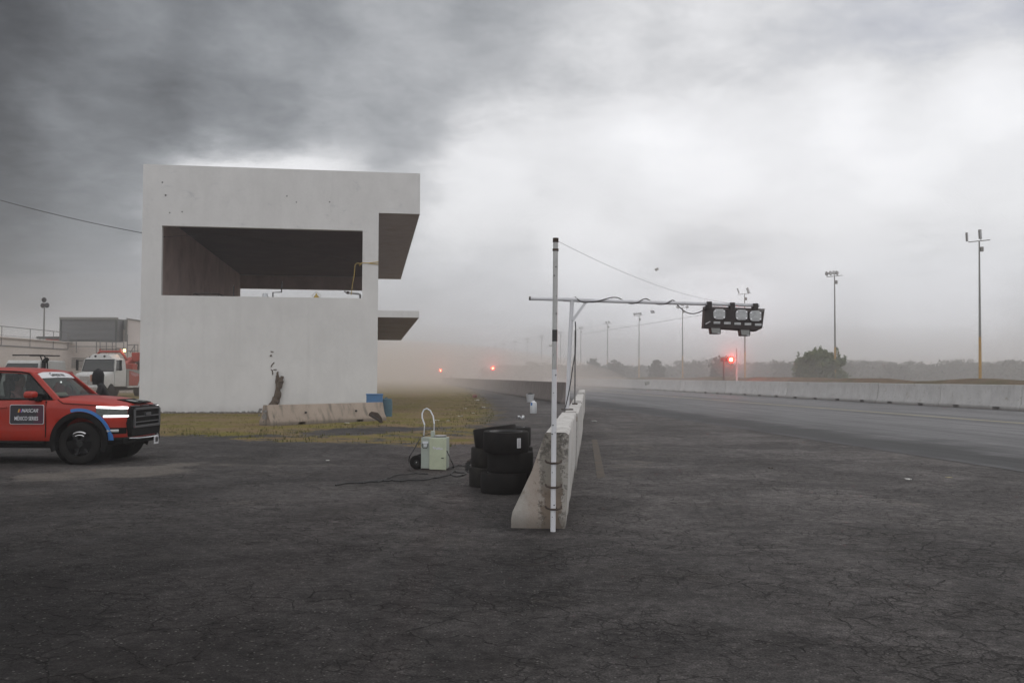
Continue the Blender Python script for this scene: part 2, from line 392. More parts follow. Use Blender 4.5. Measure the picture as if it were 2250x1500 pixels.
pmat('post_white', (.64, .64, .66), .42, var=.06, scale=3, bmp=.1, dirt=.12, dirtcol=(.1, .09, .08))
pmat('post_grey', (.46, .46, .45), .5, var=.15, scale=4, bmp=.1, dirt=.35, dirtcol=(.14, .13, .12))
pmat('iron_rust', (.055, .04, .032), .75, metal=.4, var=.4, scale=20, bmp=.4, dirt=.4)
pmat('board_black', (.017, .014, .014), .55, var=.25, scale=5, bmp=.05, dirt=.12)
pmat('flood_glass', (.42, .43, .43), .3, var=.18, scale=14, bmp=0)
pmat('steel', (.38, .38, .38), .4, metal=.8, var=.2)
pmat('wire', (.03, .03, .03), .7, var=.2, bmp=0)
pmat('cable_pale', (.22, .22, .22), .6, var=.1, bmp=0)
pmat('pole_grey', (.19, .185, .17), .65, var=.1, scale=2)
pmat('pole_yellow', (.42, .24, .05), .65, var=.2, scale=1.5, dirt=.3)
pmat('cart_green', (.46, .50, .36), .5, var=.08, scale=5, dirt=.16)
pmat('cart_grey', (.35, .39, .34), .5, var=.08, scale=5, dirt=.16)
pmat('plastic_blue', (.045, .15, .32), .5, var=.12, dirt=.2)
pmat('plastic_teal', (.05, .11, .14), .6, var=.2)
pmat('plastic_white', (.62, .64, .66), .45, var=.05)
pmat('paper', (.6, .59, .56), .8, var=.12)
pmat('rope_yellow', (.42, .30, .08), .85, var=.3, scale=20)
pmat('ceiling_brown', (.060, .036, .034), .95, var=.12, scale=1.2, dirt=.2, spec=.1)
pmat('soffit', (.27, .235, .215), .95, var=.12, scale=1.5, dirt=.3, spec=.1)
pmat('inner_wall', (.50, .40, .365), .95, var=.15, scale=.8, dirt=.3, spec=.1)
pmat('wall_far', (.52, .47, .44), .9, var=.05, scale=.6, dirt=.12)
pmat('shutter', (.19, .19, .19), .5, metal=.2, var=.1)
pmat('shutter_dark', (.08, .085, .08), .6, var=.1)
pmat('rail_grey', (.16, .155, .15), .6, var=.1)
pmat('crane_red', (.33, .045, .025), .5, var=.2, scale=3, dirt=.2)
pmat('truck_grey', (.24, .25, .24), .4, var=.1, scale=2, dirt=.15)
pmat('glass_dark', (.012, .015, .015), .08, var=.1, bmp=0, spec=.6)
pmat('line_yellow', (.42, .37, .20), .8, var=.3, scale=3, dirt=.4)
pmat('line_orange', (.080, .062, .045), .9, var=.5, scale=5, dirt=.7, dirtcol=(.06, .055, .05))
def mat_glass(name, tint, transp, rough=.03):
    m, N = newmat(name)
    tr = N.node('ShaderNodeBsdfTransparent'); tr.inputs[0].default_value = (*tint, 1)
    mx = N.node('ShaderNodeMixShader'); fr = N.node('ShaderNodeFresnel'); fr.inputs[0].default_value = 1.5
    N.b.inputs['Base Color'].default_value = (.03, .035, .034, 1); N.b.inputs['Roughness'].default_value = rough
    g = N.node('ShaderNodeTexCoord').outputs['Object']
    N.set(mx.inputs[0], N.m('MULTIPLY_ADD', N.noise(g, 3, 3, .6), .12, 1 - transp))
    N.l.new(tr.outputs[0], mx.inputs[1]); N.l.new(N.b.outputs[0], mx.inputs[2]); N.l.new(mx.outputs[0], N.out.inputs[0])
mat_glass('car_glass', (.75, .8, .77), .55)

# ------------------------------------------------------------------ mesh builder
class MB:
    def __init__(s): s.v = []; s.f = []; s.mi = []; s.sm = []; s.cur = 0; s.T = Matrix()
    def mat(s, i): s.cur = i; return s
    def _add(s, vs, fs, smooth=False):
        b = len(s.v); s.v += [tuple(s.T @ Vector(v)) for v in vs]
        for f in fs: s.f.append([b + i for i in f]); s.mi.append(s.cur); s.sm.append(smooth)
    def box(s, c, d, rot=None):
        x, y, z = d[0] / 2, d[1] / 2, d[2] / 2
        vs = [Vector((i * x, j * y, k * z)) for i in (-1, 1) for j in (-1, 1) for k in (-1, 1)]
        if rot is not None: vs = [rot @ v for v in vs]
        c = Vector(c); vs = [v + c for v in vs]
        s._add(vs, [(0, 1, 3, 2), (4, 6, 7, 5), (0, 4, 5, 1), (2, 3, 7, 6), (0, 2, 6, 4), (1, 5, 7, 3)])
        return s
    def bb(s, x0, x1, y0, y1, z0, z1): return s.box(((x0 + x1) / 2, (y0 + y1) / 2, (z0 + z1) / 2), (x1 - x0, y1 - y0, z1 - z0))
    def tube(s, pts, r, n=8, cap=True):
        pts = [Vector(p) for p in pts]; rs = r if isinstance(r, (list, tuple)) else [r] * len(pts)
        rings = []; up = None
        for i, p in enumerate(pts):
            t = (pts[min(i + 1, len(pts) - 1)] - pts[max(i - 1, 0)]).normalized()
            if up is None:
                up = Vector((0, 0, 1)) if abs(t.z) < .9 else Vector((1, 0, 0))
            a = t.cross(up); a = a.normalized() if a.length > 1e-6 else t.orthogonal().normalized(); b = a.cross(t).normalized(); up = b
            rings.append([p + (a * math.cos(2 * math.pi * k / n) + b * math.sin(2 * math.pi * k / n)) * rs[i] for k in range(n)])
        vs = [v for rg in rings for v in rg]; fs = []
        for i in range(len(pts) - 1):
            for k in range(n): fs.append((i * n + k, i * n + (k + 1) % n, (i + 1) * n + (k + 1) % n, (i + 1) * n + k))
        s._add(vs, fs, True)
        if cap:
            s._add(rings[0], [tuple(range(n))[::-1]]); s._add(rings[-1], [tuple(range(n))])
        return s
    def prism(s, outline, y0, y1, axis='y'):      # outline in (x,z), extruded along y (or given axis)
        n = len(outline)
        def P(a, b, t): return {'y': (a, t, b), 'x': (t, a, b), 'z': (a, b, t)}[axis]
        vs = [P(a, b, y0) for a, b in outline] + [P(a, b, y1) for a, b in outline]
        fs = [tuple(range(n)), tuple(range(2 * n - 1, n - 1, -1))]
        for i in range(n): fs.append((i, n + i, n + (i + 1) % n, (i + 1) % n))
        s._add(vs, fs); return s
    def lathe(s, prof, n=32, axis='y', smooth=True, c=(0, 0, 0)):   # prof: (r, t) closed ring profile swept round axis
        vs = []; m_ = len(prof); c = Vector(c)
        for k in range(n):
            a = 2 * math.pi * k / n; ca, sa = math.cos(a), math.sin(a)
            for r, t in prof:
                vs.append(c + Vector({'y': (r * ca, t, r * sa), 'z': (r * ca, r * sa, t), 'x': (t, r * ca, r * sa)}[axis]))
        fs = []
        for k in range(n):
            k2 = (k + 1) % n
            for j in range(m_ - 1): fs.append((k * m_ + j, k * m_ + j + 1, k2 * m_ + j + 1, k2 * m_ + j))
        s._add(vs, fs, smooth); return s
    def loft(s, secs, close=False, caps=True, smooth=True):
        n = len(secs[0]); vs = [p for sc in secs for p in sc]; fs = []
        for i in range(len(secs) - 1):
            for k in range(n if close else n - 1):
                fs.append((i * n + k, i * n + (k + 1) % n, (i + 1) * n + (k + 1) % n, (i + 1) * n + k))
        s._add(vs, fs, smooth)
        if caps: s._add(secs[0], [tuple(range(n))[::-1]]); s._add(secs[-1], [tuple(range(n))])
        return s
    def poly(s, pts): s._add(pts, [tuple(range(len(pts)))]); return s
    def build(s, name, mats, parent=None, bevel=0, fixn=True, autosm=True):
        me = bpy.data.meshes.new(name); me.from_pydata(s.v, [], s.f)
        for mm in (mats if isinstance(mats, (list, tuple)) else [mats]): me.materials.append(MATS[mm] if isinstance(mm, str) else mm)
        me.polygons.foreach_set('material_index', s.mi); me.polygons.foreach_set('use_smooth', s.sm)
        if fixn:
            b = bmesh.new(); b.from_mesh(me)
            if autosm: bmesh.ops.remove_doubles(b, verts=b.verts, dist=1e-5)
            bmesh.ops.recalc_face_normals(b, faces=b.faces); b.to_mesh(me); b.free()
        if autosm:
            try: me.set_sharp_from_angle(angle=R(38))
            except Exception: pass
        me.update()
        o = bpy.data.objects.new(name, me); COL.objects.link(o)
        if parent is not None: o.parent = parent
        if bevel:
            bm_ = o.modifiers.new('bevel', 'BEVEL'); bm_.width = bevel; bm_.segments = 2; bm_.limit_method = 'ANGLE'; bm_.angle_limit = R(40)
        return o
def tag(o, label=None, cat=None, group=None, kind=None):
    if label: o['label'] = label
    if cat: o['category'] = cat
    if group: o['group'] = group
    if kind: o['kind'] = kind
    return o
def empty(name, loc, rz=0, label=None, cat=None, group=None):
    o = bpy.data.objects.new(name, None); COL.objects.link(o); o.location = loc; o.rotation_euler = (0, 0, rz)
    o.empty_display_size = .2
    return tag(o, label, cat, group)
def copy_tree(o, parent=None):
    c = o.copy(); COL.objects.link(c)
    if parent is not None: c.parent = parent
    for ch in list(o.children): copy_tree(ch, c)
    return c
def text(body, size, name, mat, parent, M, extrude=.002, shear=0, sx=1.0, align='CENTER'):
    cu = bpy.data.curves.new(name, 'FONT'); cu.body = body; cu.size = size; cu.extrude = extrude; cu.align_x = align; cu.align_y = 'CENTER'; cu.shear = shear
    cu.offset = size * .012
    t = bpy.data.objects.new(name, cu); COL.objects.link(t)
    dg = bpy.context.evaluated_depsgraph_get(); me = bpy.data.meshes.new_from_object(t.evaluated_get(dg))
    bpy.data.objects.remove(t); me.transform(M @ Matrix.Diagonal((sx, 1, 1, 1)))
    me.materials.clear(); me.materials.append(MATS[mat])
    o = bpy.data.objects.new(name, me); COL.objects.link(o); o.parent = parent
    return o
ORD = ['first', 'second', 'third', 'fourth', 'fifth', 'sixth', 'seventh', 'eighth', 'ninth', 'tenth', 'eleventh', 'twelfth', 'thirteenth', 'fourteenth', 'fifteenth',
       'sixteenth', 'seventeenth', 'eighteenth', 'nineteenth', 'twentieth'] + ['twenty-' + w for w in ('first', 'second', 'third', 'fourth', 'fifth', 'sixth', 'seventh', 'eighth', 'ninth')] + ['thirtieth'] + ['thirty-' + w for w in ('first', 'second', 'third', 'fourth', 'fifth', 'sixth', 'seventh', 'eighth', 'ninth')] + ['fortieth']

# ================================================================== SETTING
SLOPE = .125                                  # the track runs away at this slope: X = c - SLOPE*Y
TRK = math.atan(SLOPE)
def tp(c, y, z=0): return Vector((c - SLOPE * y, y, z))
mb = MB(); mb.poly([(-880, -180, -.06), (880, -180, -.06), (880, 1180, -.06), (-880, 1180, -.06)])
tag(mb.build('ground', 'dry_earth'), 'dry brown earth reaching away to the horizon', 'ground', kind='structure')

def pg(*p): return np.array([gnd(x, y).xy[:] for x, y in p])
def sdist(px, py, poly):                      # signed distance, positive inside
    d = np.full(px.shape, 1e9); ins = np.zeros(px.shape, bool); n = len(poly)
    for i in range(n):
        a = poly[i]; b = poly[(i + 1) % n]; e = b - a; L = (e ** 2).sum() + 1e-9
        t = np.clip(((px - a[0]) * e[0] + (py - a[1]) * e[1]) / L, 0, 1)
        d = np.minimum(d, np.hypot(px - a[0] - t * e[0], py - a[1] - t * e[1]))
        c = ((a[1] > py) != (b[1] > py)) & (px < e[0] * (py - a[1]) / (e[1] + 1e-12) + a[0])
        ins ^= c
    return np.where(ins, d, -d)
xs = np.concatenate([np.linspace(-70, -22, 24, endpoint=False), np.linspace(-22, 8, 130, endpoint=False), np.linspace(8, 60, 30)])
ys = np.concatenate([np.linspace(-60, 12, 20, endpoint=False), np.linspace(12, 50, 150, endpoint=False), 50 * np.exp(np.linspace(0, math.log(9), 120))])
GX, GY = np.meshgrid(xs, ys)
grassA = np.array(list(map(list, pg((200, 912), (200, 960), (355, 954), (480, 957), (620, 955), (700, 942), (845, 936), (960, 938), (1045, 938), (1080, 905), (1062, 880), (1040, 862)))) + [[-6.5, 130], [-30, 420], [-120, 420], [-120, 100], [-18, 42]])
grassB = pg((520, 962), (700, 958), (860, 952), (960, 944), (1045, 930), (1050, 974), (960, 980), (800, 972), (650, 970))
A = sdist(GX, GY, grassA); B = sdist(GX, GY, grassB)
cov = np.clip(.5 + np.maximum(A / 2.4, np.minimum(B / 1.6, .12)), 0, 1)
dust = np.zeros_like(GX)
dark = np.clip((2.5 - GX) / 6.0, 0, 1) * .45 + np.clip((13.0 - GY) / 6.0, 0, 1) * np.clip((4.5 - GX) / 6, .95, 1) * .50  # near and left darkening: lens vignette and darker asphalt, put into the colour
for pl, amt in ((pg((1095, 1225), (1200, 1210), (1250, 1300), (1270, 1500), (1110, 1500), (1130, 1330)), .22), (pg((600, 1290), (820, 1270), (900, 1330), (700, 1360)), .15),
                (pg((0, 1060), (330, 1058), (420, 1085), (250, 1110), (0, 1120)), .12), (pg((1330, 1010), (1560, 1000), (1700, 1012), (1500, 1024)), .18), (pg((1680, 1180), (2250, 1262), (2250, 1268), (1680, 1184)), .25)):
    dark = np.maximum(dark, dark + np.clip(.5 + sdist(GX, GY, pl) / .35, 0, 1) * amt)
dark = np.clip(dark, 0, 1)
for pl, amt in ((pg((0, 1048), (180, 1030), (330, 1022), (470, 1008), (430, 1040), (250, 1052), (60, 1056)), .8), (pg((1060, 925), (1200, 915), (1220, 935), (1080, 940)), .5),
           (pg((1120, 1160), (1240, 1170), (1280, 1200), (1230, 1245), (1150, 1240)), .6), (pg((430, 985), (560, 975), (620, 988), (540, 996)), .4),
           (pg((1290, 940), (1420, 930), (1480, 990), (1430, 1060), (1320, 1070)), .42), (pg((1380, 1190), (1560, 1180), (1640, 1210), (1480, 1225)), .38), (pg((880, 1130), (1040, 1120), (1080, 1150), (900, 1158)), .38), (pg((0, 1075), (160, 1068), (120, 1090), (0, 1098)), .4), (pg((1900, 1090), (2120, 1100), (2060, 1125), (1880, 1110)), .36), (pg((380, 1020), (700, 1000), (760, 1022), (520, 1045)), .42),
           (pg((1095, 862), (1200, 870), (1230, 880), (1120, 888)), .45), (pg((560, 955), (800, 940), (1040, 945), (1030, 960), (800, 955), (600, 968)), .35),
           (pg((420, 1095), (640, 1085), (600, 1115), (440, 1112)), .35)):
    dust = np.maximum(dust, np.clip(.5 + sdist(GX, GY, pl) / .9, 0, 1) * amt)
H, Wd = GX.shape
# the grass lies a little above the asphalt, and swells gently by the pit wall
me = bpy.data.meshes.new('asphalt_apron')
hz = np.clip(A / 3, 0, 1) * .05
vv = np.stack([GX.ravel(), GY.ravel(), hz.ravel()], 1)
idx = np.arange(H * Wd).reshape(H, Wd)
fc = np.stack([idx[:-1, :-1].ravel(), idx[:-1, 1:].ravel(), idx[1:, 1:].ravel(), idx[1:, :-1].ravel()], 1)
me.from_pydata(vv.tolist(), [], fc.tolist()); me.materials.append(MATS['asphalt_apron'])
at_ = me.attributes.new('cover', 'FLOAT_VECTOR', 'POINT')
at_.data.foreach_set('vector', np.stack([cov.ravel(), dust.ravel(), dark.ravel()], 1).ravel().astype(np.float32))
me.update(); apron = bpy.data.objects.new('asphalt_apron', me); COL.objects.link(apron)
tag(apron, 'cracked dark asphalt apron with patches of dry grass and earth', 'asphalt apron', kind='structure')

# race track sheet and its painted lines
mb = MB()
ysl = [-60, 0, 30, 60, 120, 240, 480, 900]
for a, b in zip(ysl, ysl[1:]):
    mb.poly([tp(11.1, a, .006), tp(31.5, a, .006), tp(31.5, b, .006), tp(11.1, b, .006)])
tag(mb.build('race_track', 'track_asphalt'), 'grey race track with dark rubbered-in lane', 'race track', kind='structure')
mb = MB()
for a, b in zip(ysl, ysl[1:]): mb.poly([tp(22.80, a, .016), tp(23.0, a, .016), tp(23.0, b, .016), tp(22.80, b, .016)])
tag(mb.build('track_line', 'line_yellow'), 'thin worn yellow line painted along the track', 'painted line', kind='structure')
mb = MB()
p = [gnd(1300, 965, .006), gnd(1312, 965, .006), gnd(1330, 1048, .006), gnd(1312, 1050, .006)]
mb.poly(p)
tag(mb.build('apron_line', 'line_orange'), 'faded orange painted stripe on the asphalt beside the white barrier', 'painted line', kind='structure')
# dirt bank behind the far wall
mb = MB(); secs = []
for i in range(70):
    y = 20 * (1.05 ** i) - 10
    if y > 700: break
    h = 1.55 + .22 * math.sin(i * 1.7) * rnd.random() + .1 * math.sin(i * .4)
    c = 39 + .6 * math.sin(i)
    secs.append([tp(c + dx, y, hh) for dx, hh in ((-3.2, -.1), (-1.6, h * .75), (-.5, h), (1.2, h), (3, h * .5), (5, -.1))])
mb.loft(secs, caps=False)
tag(mb.build('dirt_bank', 'dry_earth'), 'low brown earth bank behind the far white wall', 'earth bank', kind='structure')

# grass tufts as ground cover
mb = MB(); vsg = []; fsg = []
nt = 0
while nt < 9000:
    x = rnd.uniform(-20, 2); y = 22 + 75 * rnd.random() ** 1.6
    P = np.array([x]), np.array([y])
    a = sdist(P[0], P[1], grassA)[0]; b = sdist(P[0], P[1], grassB)[0]
    s0 = max(a, min(b, .2))
    if s0 < -.3 or (s0 < .4 and rnd.random() < .6) or (b > 0 and rnd.random() < .6): continue
    if rnd.random() > .35 + .65 * (math.sin(x * 1.3) * math.sin(y * .9 + x) > -.1): continue
    nt += 1
    for k in range(3):
        an = rnd.uniform(0, 6.28); hh = rnd.uniform(.02, .075); ww = .012
        bx, by = x + rnd.uniform(-.1, .1), y + rnd.uniform(-.1, .1)
        dx, dy = math.cos(an), math.sin(an); i0 = len(vsg)
        z0 = .0
        vsg += [(bx - dy * ww, by + dx * ww, z0), (bx + dy * ww, by - dx * ww, z0), (bx + dx * hh * .6, by + dy * hh * .6, z0 + hh + .03)]
        fsg.append((i0, i0 + 1, i0 + 2))
mb._add(vsg, fsg)
tag(mb.build('grass', 'grass_blade', fixn=False, autosm=False), 'short dry yellow-green grass between the asphalt and the white tower', 'grass', kind='stuff')

# ---- trees
def leaves(mb, c, rad, n, size, rr, flat=.8):
    for _ in range(n):
        while True:
            v = Vector((rr.uniform(-1, 1), rr.uniform(-1, 1), rr.uniform(-1, 1)))
            if v.length < 1: break
        v = v * (.55 + .45 * rr.random())
        p = Vector(c) + Vector((v.x * rad[0], v.y * rad[1], v.z * rad[2]))
        a = Vector((rr.uniform(-1, 1), rr.uniform(-1, 1), rr.uniform(-1, 1))).normalized(); b = a.orthogonal().normalized(); s = size * rr.uniform(.5, 1.3)
        mb._add([p - a * s - b * s * .25, p + a * s * .2 - b * s * .5, p + a * s + b * s * .1, p - a * s * .1 + b * s * .5], [(0, 1, 2, 3)])
def bush(px, pbase, z, wpx, htop, seed, label, nl=2400, lm='leaf_bush', size=.11):
    rr = random.Random(seed); p = at(px, pbase, z); w = wpx * z / FPX; top = at(px, htop, z).z
    t = empty('bush', (p.x, p.y, 0), 0, label, 'bush', 'bushes and trees beyond the far wall')
    mt = MB(); 
    for k in range(7):
        a = rr.uniform(0, 6.28); e = Vector((math.cos(a) * w * .33, math.sin(a) * w * .2, top * rr.uniform(.55, .8)))
        mt.tube([(0, 0, 0), e * .4 + Vector((0, 0, .2)), e], [.09, .06, .02], 6)
    mt.build('trunk', 'bark', t)
    mc = MB(); ncl = 26
    for k in range(ncl):
        a = rr.uniform(-1, 1); zc = rr.uniform(.18, .98)
        wid = math.sqrt(max(.05, 1 - ((zc - .42) / .66) ** 2))
        c = (a * w * .46 * wid, rr.uniform(-1, 1) * w * .33 * wid, zc * top * (1 - .22 * abs(a)))
        r0 = w * rr.uniform(.09, .17)
        leaves(mc, c, (r0, r0, r0 * .85), nl // ncl, size, rr)
    for k in range(nl // 12):     # outer shell
        a = rr.uniform(0, 6.28); ph = math.asin(rr.uniform(.0, 1)); q = Vector((math.cos(a) * math.cos(ph) * w * .45, math.sin(a) * math.cos(ph) * w * .36, (.16 + .78 * math.sin(ph)) * top)) * rr.uniform(.86, 1.0)
        leaves(mc, q, (w * .05, w * .05, w * .05), 8, size, rr)
    for k in range(18):     # sprigs that break the outline
        a = rr.uniform(-1, 1); c = (a * w * .5, rr.uniform(-.2, .2) * w, top * (1.02 - .35 * a * a) * rr.uniform(.82, 1.02))
        leaves(mc, c, (w * .035, w * .035, w * .07), 22, size, rr)
    mc.build('crown', lm, t, fixn=False, autosm=False)
    return t
bush(1800, 834, 118, 116, 762, 1, 'large dark green bush standing behind the far white wall by a pole', 15000, size=.17)
bush(1588, 832, 150, 62, 782, 2, 'hazy rounded bush behind the red signal light', 4500, 'leaf_far', .22)
bush(1442, 829, 170, 38, 792, 3, 'small hazy bush between the fourth and fifth light poles', 3500, 'leaf_far', .22)
bush(1352, 829, 190, 46, 793, 4, 'hazy bush next to the sixth light pole', 3500, 'leaf_far', .25)
bush(1303, 828, 200, 44, 790, 5, 'hazy bush just to the side of the cable on the second post', 3500, 'leaf_far', .25)
mb = MB(); rr = random.Random(11)
for px in range(1085, 2420, 13):
    z = rr.uniform(200, 260) if px < 1700 else rr.uniform(170, 220)
    top = rr.uniform(799, 808) if px < 1500 else (rr.uniform(788, 802) if px < 1750 else rr.uniform(789, 800))
    if rr.random() < .12: top -= 6
    p = at(px, 828, z); h = at(px, top, z).z; w = rr.uniform(2.6, 4.6)
    leaves(mb, (p.x, p.y, h * .66), (w * 1.1, w, h * .33), 300, .36, rr)
    leaves(mb, (p.x, p.y, h * .33), (w * 1.4, w, h * .36), 330, .45, rr)
    for k in range(3):
        leaves(mb, (p.x + rr.uniform(-w, w), p.y, h * rr.uniform(.80, .92)), (1.2, .9, .7), 40, .26, rr)
tag(mb.build('treeline', 'leaf_far', fixn=False, autosm=False), 'hazy low line of scrub trees along the horizon', 'treeline', kind='stuff')

# ================================================================== TOWER
BA = math.atan(.1457)
bp = at(305, 905, 39.8)
tower = empty('white_tower', (bp.x, 39.8, 0), BA, 'plain white two-storey viewing tower with a wide open upper window', 'building')
TW, TD, TH = 9.8, 28.0, 10.47
mb = MB()
mb.bb(0, TW, 0, .28, 0, 4.97)
mb.bb(0, .8, 0, .28, 4.97, 7.9); mb.bb(9.12, TW, 0, .28, 4.97, 7.9)
mb.bb(0, TW, 0, .28, 7.9, TH)
mb.bb(0, .28, .28, TD, 0, TH)                                   # left wall
mb.bb(TW - .28, TW, .28, TD, 0, 5.2); mb.bb(TW - .28, TW, .28, 4, 5.2, 7.7); mb.bb(TW - .28, TW, 14.5, 15.2, 5.2, 7.7); mb.bb(TW - .28, TW, 25, TD, 5.2, 7.7); mb.bb(TW - .28, TW, .28, TD, 7.7, TH)   # long openings on the unseen track side, added to light the upper room
mb.bb(.28, TW - .28, TD - .28, TD, 0, 4.97); mb.bb(.28, TW - .28, TD - .28, TD, 7.75, TH - .1)
walls = mb.build('wall', 'white_render', tower)
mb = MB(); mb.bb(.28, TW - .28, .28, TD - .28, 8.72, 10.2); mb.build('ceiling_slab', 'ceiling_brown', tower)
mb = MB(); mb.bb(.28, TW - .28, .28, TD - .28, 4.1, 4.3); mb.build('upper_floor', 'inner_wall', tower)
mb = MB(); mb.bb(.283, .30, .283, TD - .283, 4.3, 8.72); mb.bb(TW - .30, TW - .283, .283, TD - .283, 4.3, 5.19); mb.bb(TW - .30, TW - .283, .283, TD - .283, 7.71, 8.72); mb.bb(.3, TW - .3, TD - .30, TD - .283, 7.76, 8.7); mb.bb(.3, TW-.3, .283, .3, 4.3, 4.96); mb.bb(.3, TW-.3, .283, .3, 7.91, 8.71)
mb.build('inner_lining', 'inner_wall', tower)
mb = MB(); mb.bb(TW, TW + 1.78, 0, TD + .6, 8.69, TH); uc = mb.build('upper_canopy', 'white_render', tower)
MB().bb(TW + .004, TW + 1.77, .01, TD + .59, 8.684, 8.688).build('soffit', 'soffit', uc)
mb = MB(); mb.bb(TW, TW + 1.78, .02, 27, 4.17, 4.46); lc = mb.build('lower_canopy', 'white_render', tower)
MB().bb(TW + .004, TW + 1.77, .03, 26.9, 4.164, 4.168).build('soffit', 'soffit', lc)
mb = MB()
for x, z, r in ((.78, 9.72, .035), (.92, 9.18, .04), (1.1, 8.45, .03), (1.6, 8.5, .03), (5.9, 9.3, .03), (6.3, 9.05, .028), (7.7, 9.1, .03)):
    MB().tube([(x, -.004, z), (x, .03, z)], r, 8).build('wall_hole', 'ink_black', tower)
# plaster loss low on the left edge
mb = MB(); rr = random.Random(3)
for k in range(240):
    x = rr.uniform(.3, 5.2); s = rr.uniform(.03, .11)
    mb.box((x, rr.uniform(-.28, -.05), s * .4), (s * 1.5, s, s), Matrix.Rotation(rr.uniform(0, 3), 3, Vector((rr.random(), rr.random(), 1)).normalized()))
mb.T = tower.matrix_world
rb = mb.build('rubble', 'rubble_grey'); rb.location = tower.location; rb.rotation_euler = tower.rotation_euler
tag(rb, 'strip of grey rubble along the foot of the white tower', 'rubble', kind='stuff')

# things inside and on the tower (tower-local placement)
TM = Matrix.Translation(tower.location) @ Matrix.Rotation(BA, 4, 'Z')
def tw(x, y, z): return TM @ Vector((x, y, z))
def on_tower(name, x, y, z, label, cat, group=None):
    return empty(name, tw(x, y, z), BA, label, cat, group)
def pipes(name, parent, paths, r, mat, n=8):
    mb = MB()
    for p in paths: mb.tube(p, r, n)
    return mb.build(name, mat, parent)
t = on_tower('pipe_frame', 1.9, 1.2, 4.3, 'dark pipe frame standing inside the open upper room, beside its dim wall', 'metal frame')
pipes('frame', t, [[(0, 0, 0), (0, 0, .86), (1.05, 0, .86), (1.05, 0, 0)], [(0.2, .5, 0), (.2, .5, .8), (1.2, .5, .8), (1.2, .5, 0)]], .025, 'wire')
pipes('stretcher', t, [[(0, 0, .86), (.2, .5, .8)]], .02, 'wire'); pipes('stretcher', t, [[(1.05, 0, .86), (1.2, .5, .8)]], .02, 'wire')
t = on_tower('metal_post', 3.4, 2.5, 4.3, 'thin dark post standing alone in the dim upper room', 'post')
pipes('post', t, [[(0, 0, 0), (0, 0, 1.35)]], .03, 'wire'); pipes('foot_plate', t, [[(0, 0, .0), (0, 0, .02)]], .12, 'wire')
t = on_tower('white_drum', 4.95, .9, 4.3, 'small white canister standing on the ledge of the open window', 'canister')
mb = MB(); mb.lathe([(0, 0), (.11, 0), (.12, .04), (.12, .8), (.09, .9), (0, .91)], 20, 'z'); mb.build('drum', 'plastic_white', t)
mb = MB(); mb.lathe([(.121, .5), (.125, .5), (.125, .56), (.121, .56)], 20, 'z'); mb.build('band', 'post_grey', t)
t = on_tower('hanging_pipe', 5.3, .7, 4.3, 'bent black pipe beside the white canister at the window ledge', 'pipe')
pipes('pipe', t, [[(0, 0, 0), (0, 0, .92), (.36, 0, .94), (.38, 0, 1.4)]], .03, 'wire'); pipes('collar', t, [[(0, 0, .5), (0, 0, .56)]], .045, 'iron_rust')
t = on_tower('grey_pipe', 8.35, .5, 4.3, 'grey elbow pipe lying along the window ledge near the end pillar', 'pipe')
pipes('pipe', t, [[(0, 0, 1.02), (.1, 0, .95), (.62, 0, .9), (.68, 0, .86), (.68, 0, 0)]], .045, 'steel'); pipes('collar', t, [[(.1, 0, .95), (.2, 0, .94)]], .06, 'iron_rust')
t = on_tower('yellow_can', 7.15, .6, 4.3, 'small yellow and white object on the window ledge', 'container')
mb = MB(); mb.lathe([(0, 0), (.12, 0), (.15, .6), (.10, .78), (.04, .84), (.03, .9), (0, .9)], 14, 'z'); mb.build('can', 'rope_yellow', t)
pipes('handle', t, [[(-.13, 0, .72), (-.2, 0, .8), (0, 0, .98), (.2, 0, .8), (.13, 0, .72)]], .018, 'paper')
t = on_tower('yellow_rope', 9.1, 0, 6.5, 'yellow rope knotted round the end pillar of the open window, its tail hanging inside', 'rope')
pipes('loop', t, [[(-.02, .3, -.04), (-.03, -.02, 0), (.3, -.03, .0), (.71, -.03, .06)], [(.3, -.035, -.01), (.71, -.03, -.05)], [(-.03, -.02, 0), (-.1, .05, -.12)]], .016, 'rope_yellow')
pipes('tail', t, [[(-.3, .35, -.05), (-.22, .3, .02), (-.02, .1, -.02)], [(-.3, .35, -.05), (-.33, .35, -.5), (-.4, .4, -.9), (-.45, .4, -1.35)]], .016, 'rope_yellow')
t = on_tower('sandbag', TW + .75, 3.5, 4.46, 'small dark bag lying on the lower canopy of the tower', 'bag')
mb = MB(); mb.lathe([(0, -.22), (.07, -.2), (.1, 0), (.07, .2), (0, .22)], 12, 'x', c=(0, 0, .07)); mb.build('bag', 'cloth_black', t); pipes('tie', t, [[(.2, 0, .07), (.3, .02, .04)]], .02, 'wire')
# overhead cable into the upper room
mb = MB(); a = at(-330, 330, 44); b = tw(.9, .25, 7.45); pts_ = []
for i in range(31):
    s = i / 30; q = a.lerp(b, s); q.z -= 1.1 * 4 * s * (1 - s) * .35; pts_.append(q)
pts2 = [b, tw(2.4, 2, 7.9), tw(4, 4, 8.0), tw(6, 5, 7.75), tw(9.0, 6, 7.2)]
mb.tube(pts_, .016, 6); mb.tube(pts2, .008, 6)
tag(mb.build('overhead_cable', 'wire'), 'black overhead cable running from the dark sky into the open upper room', 'cable')

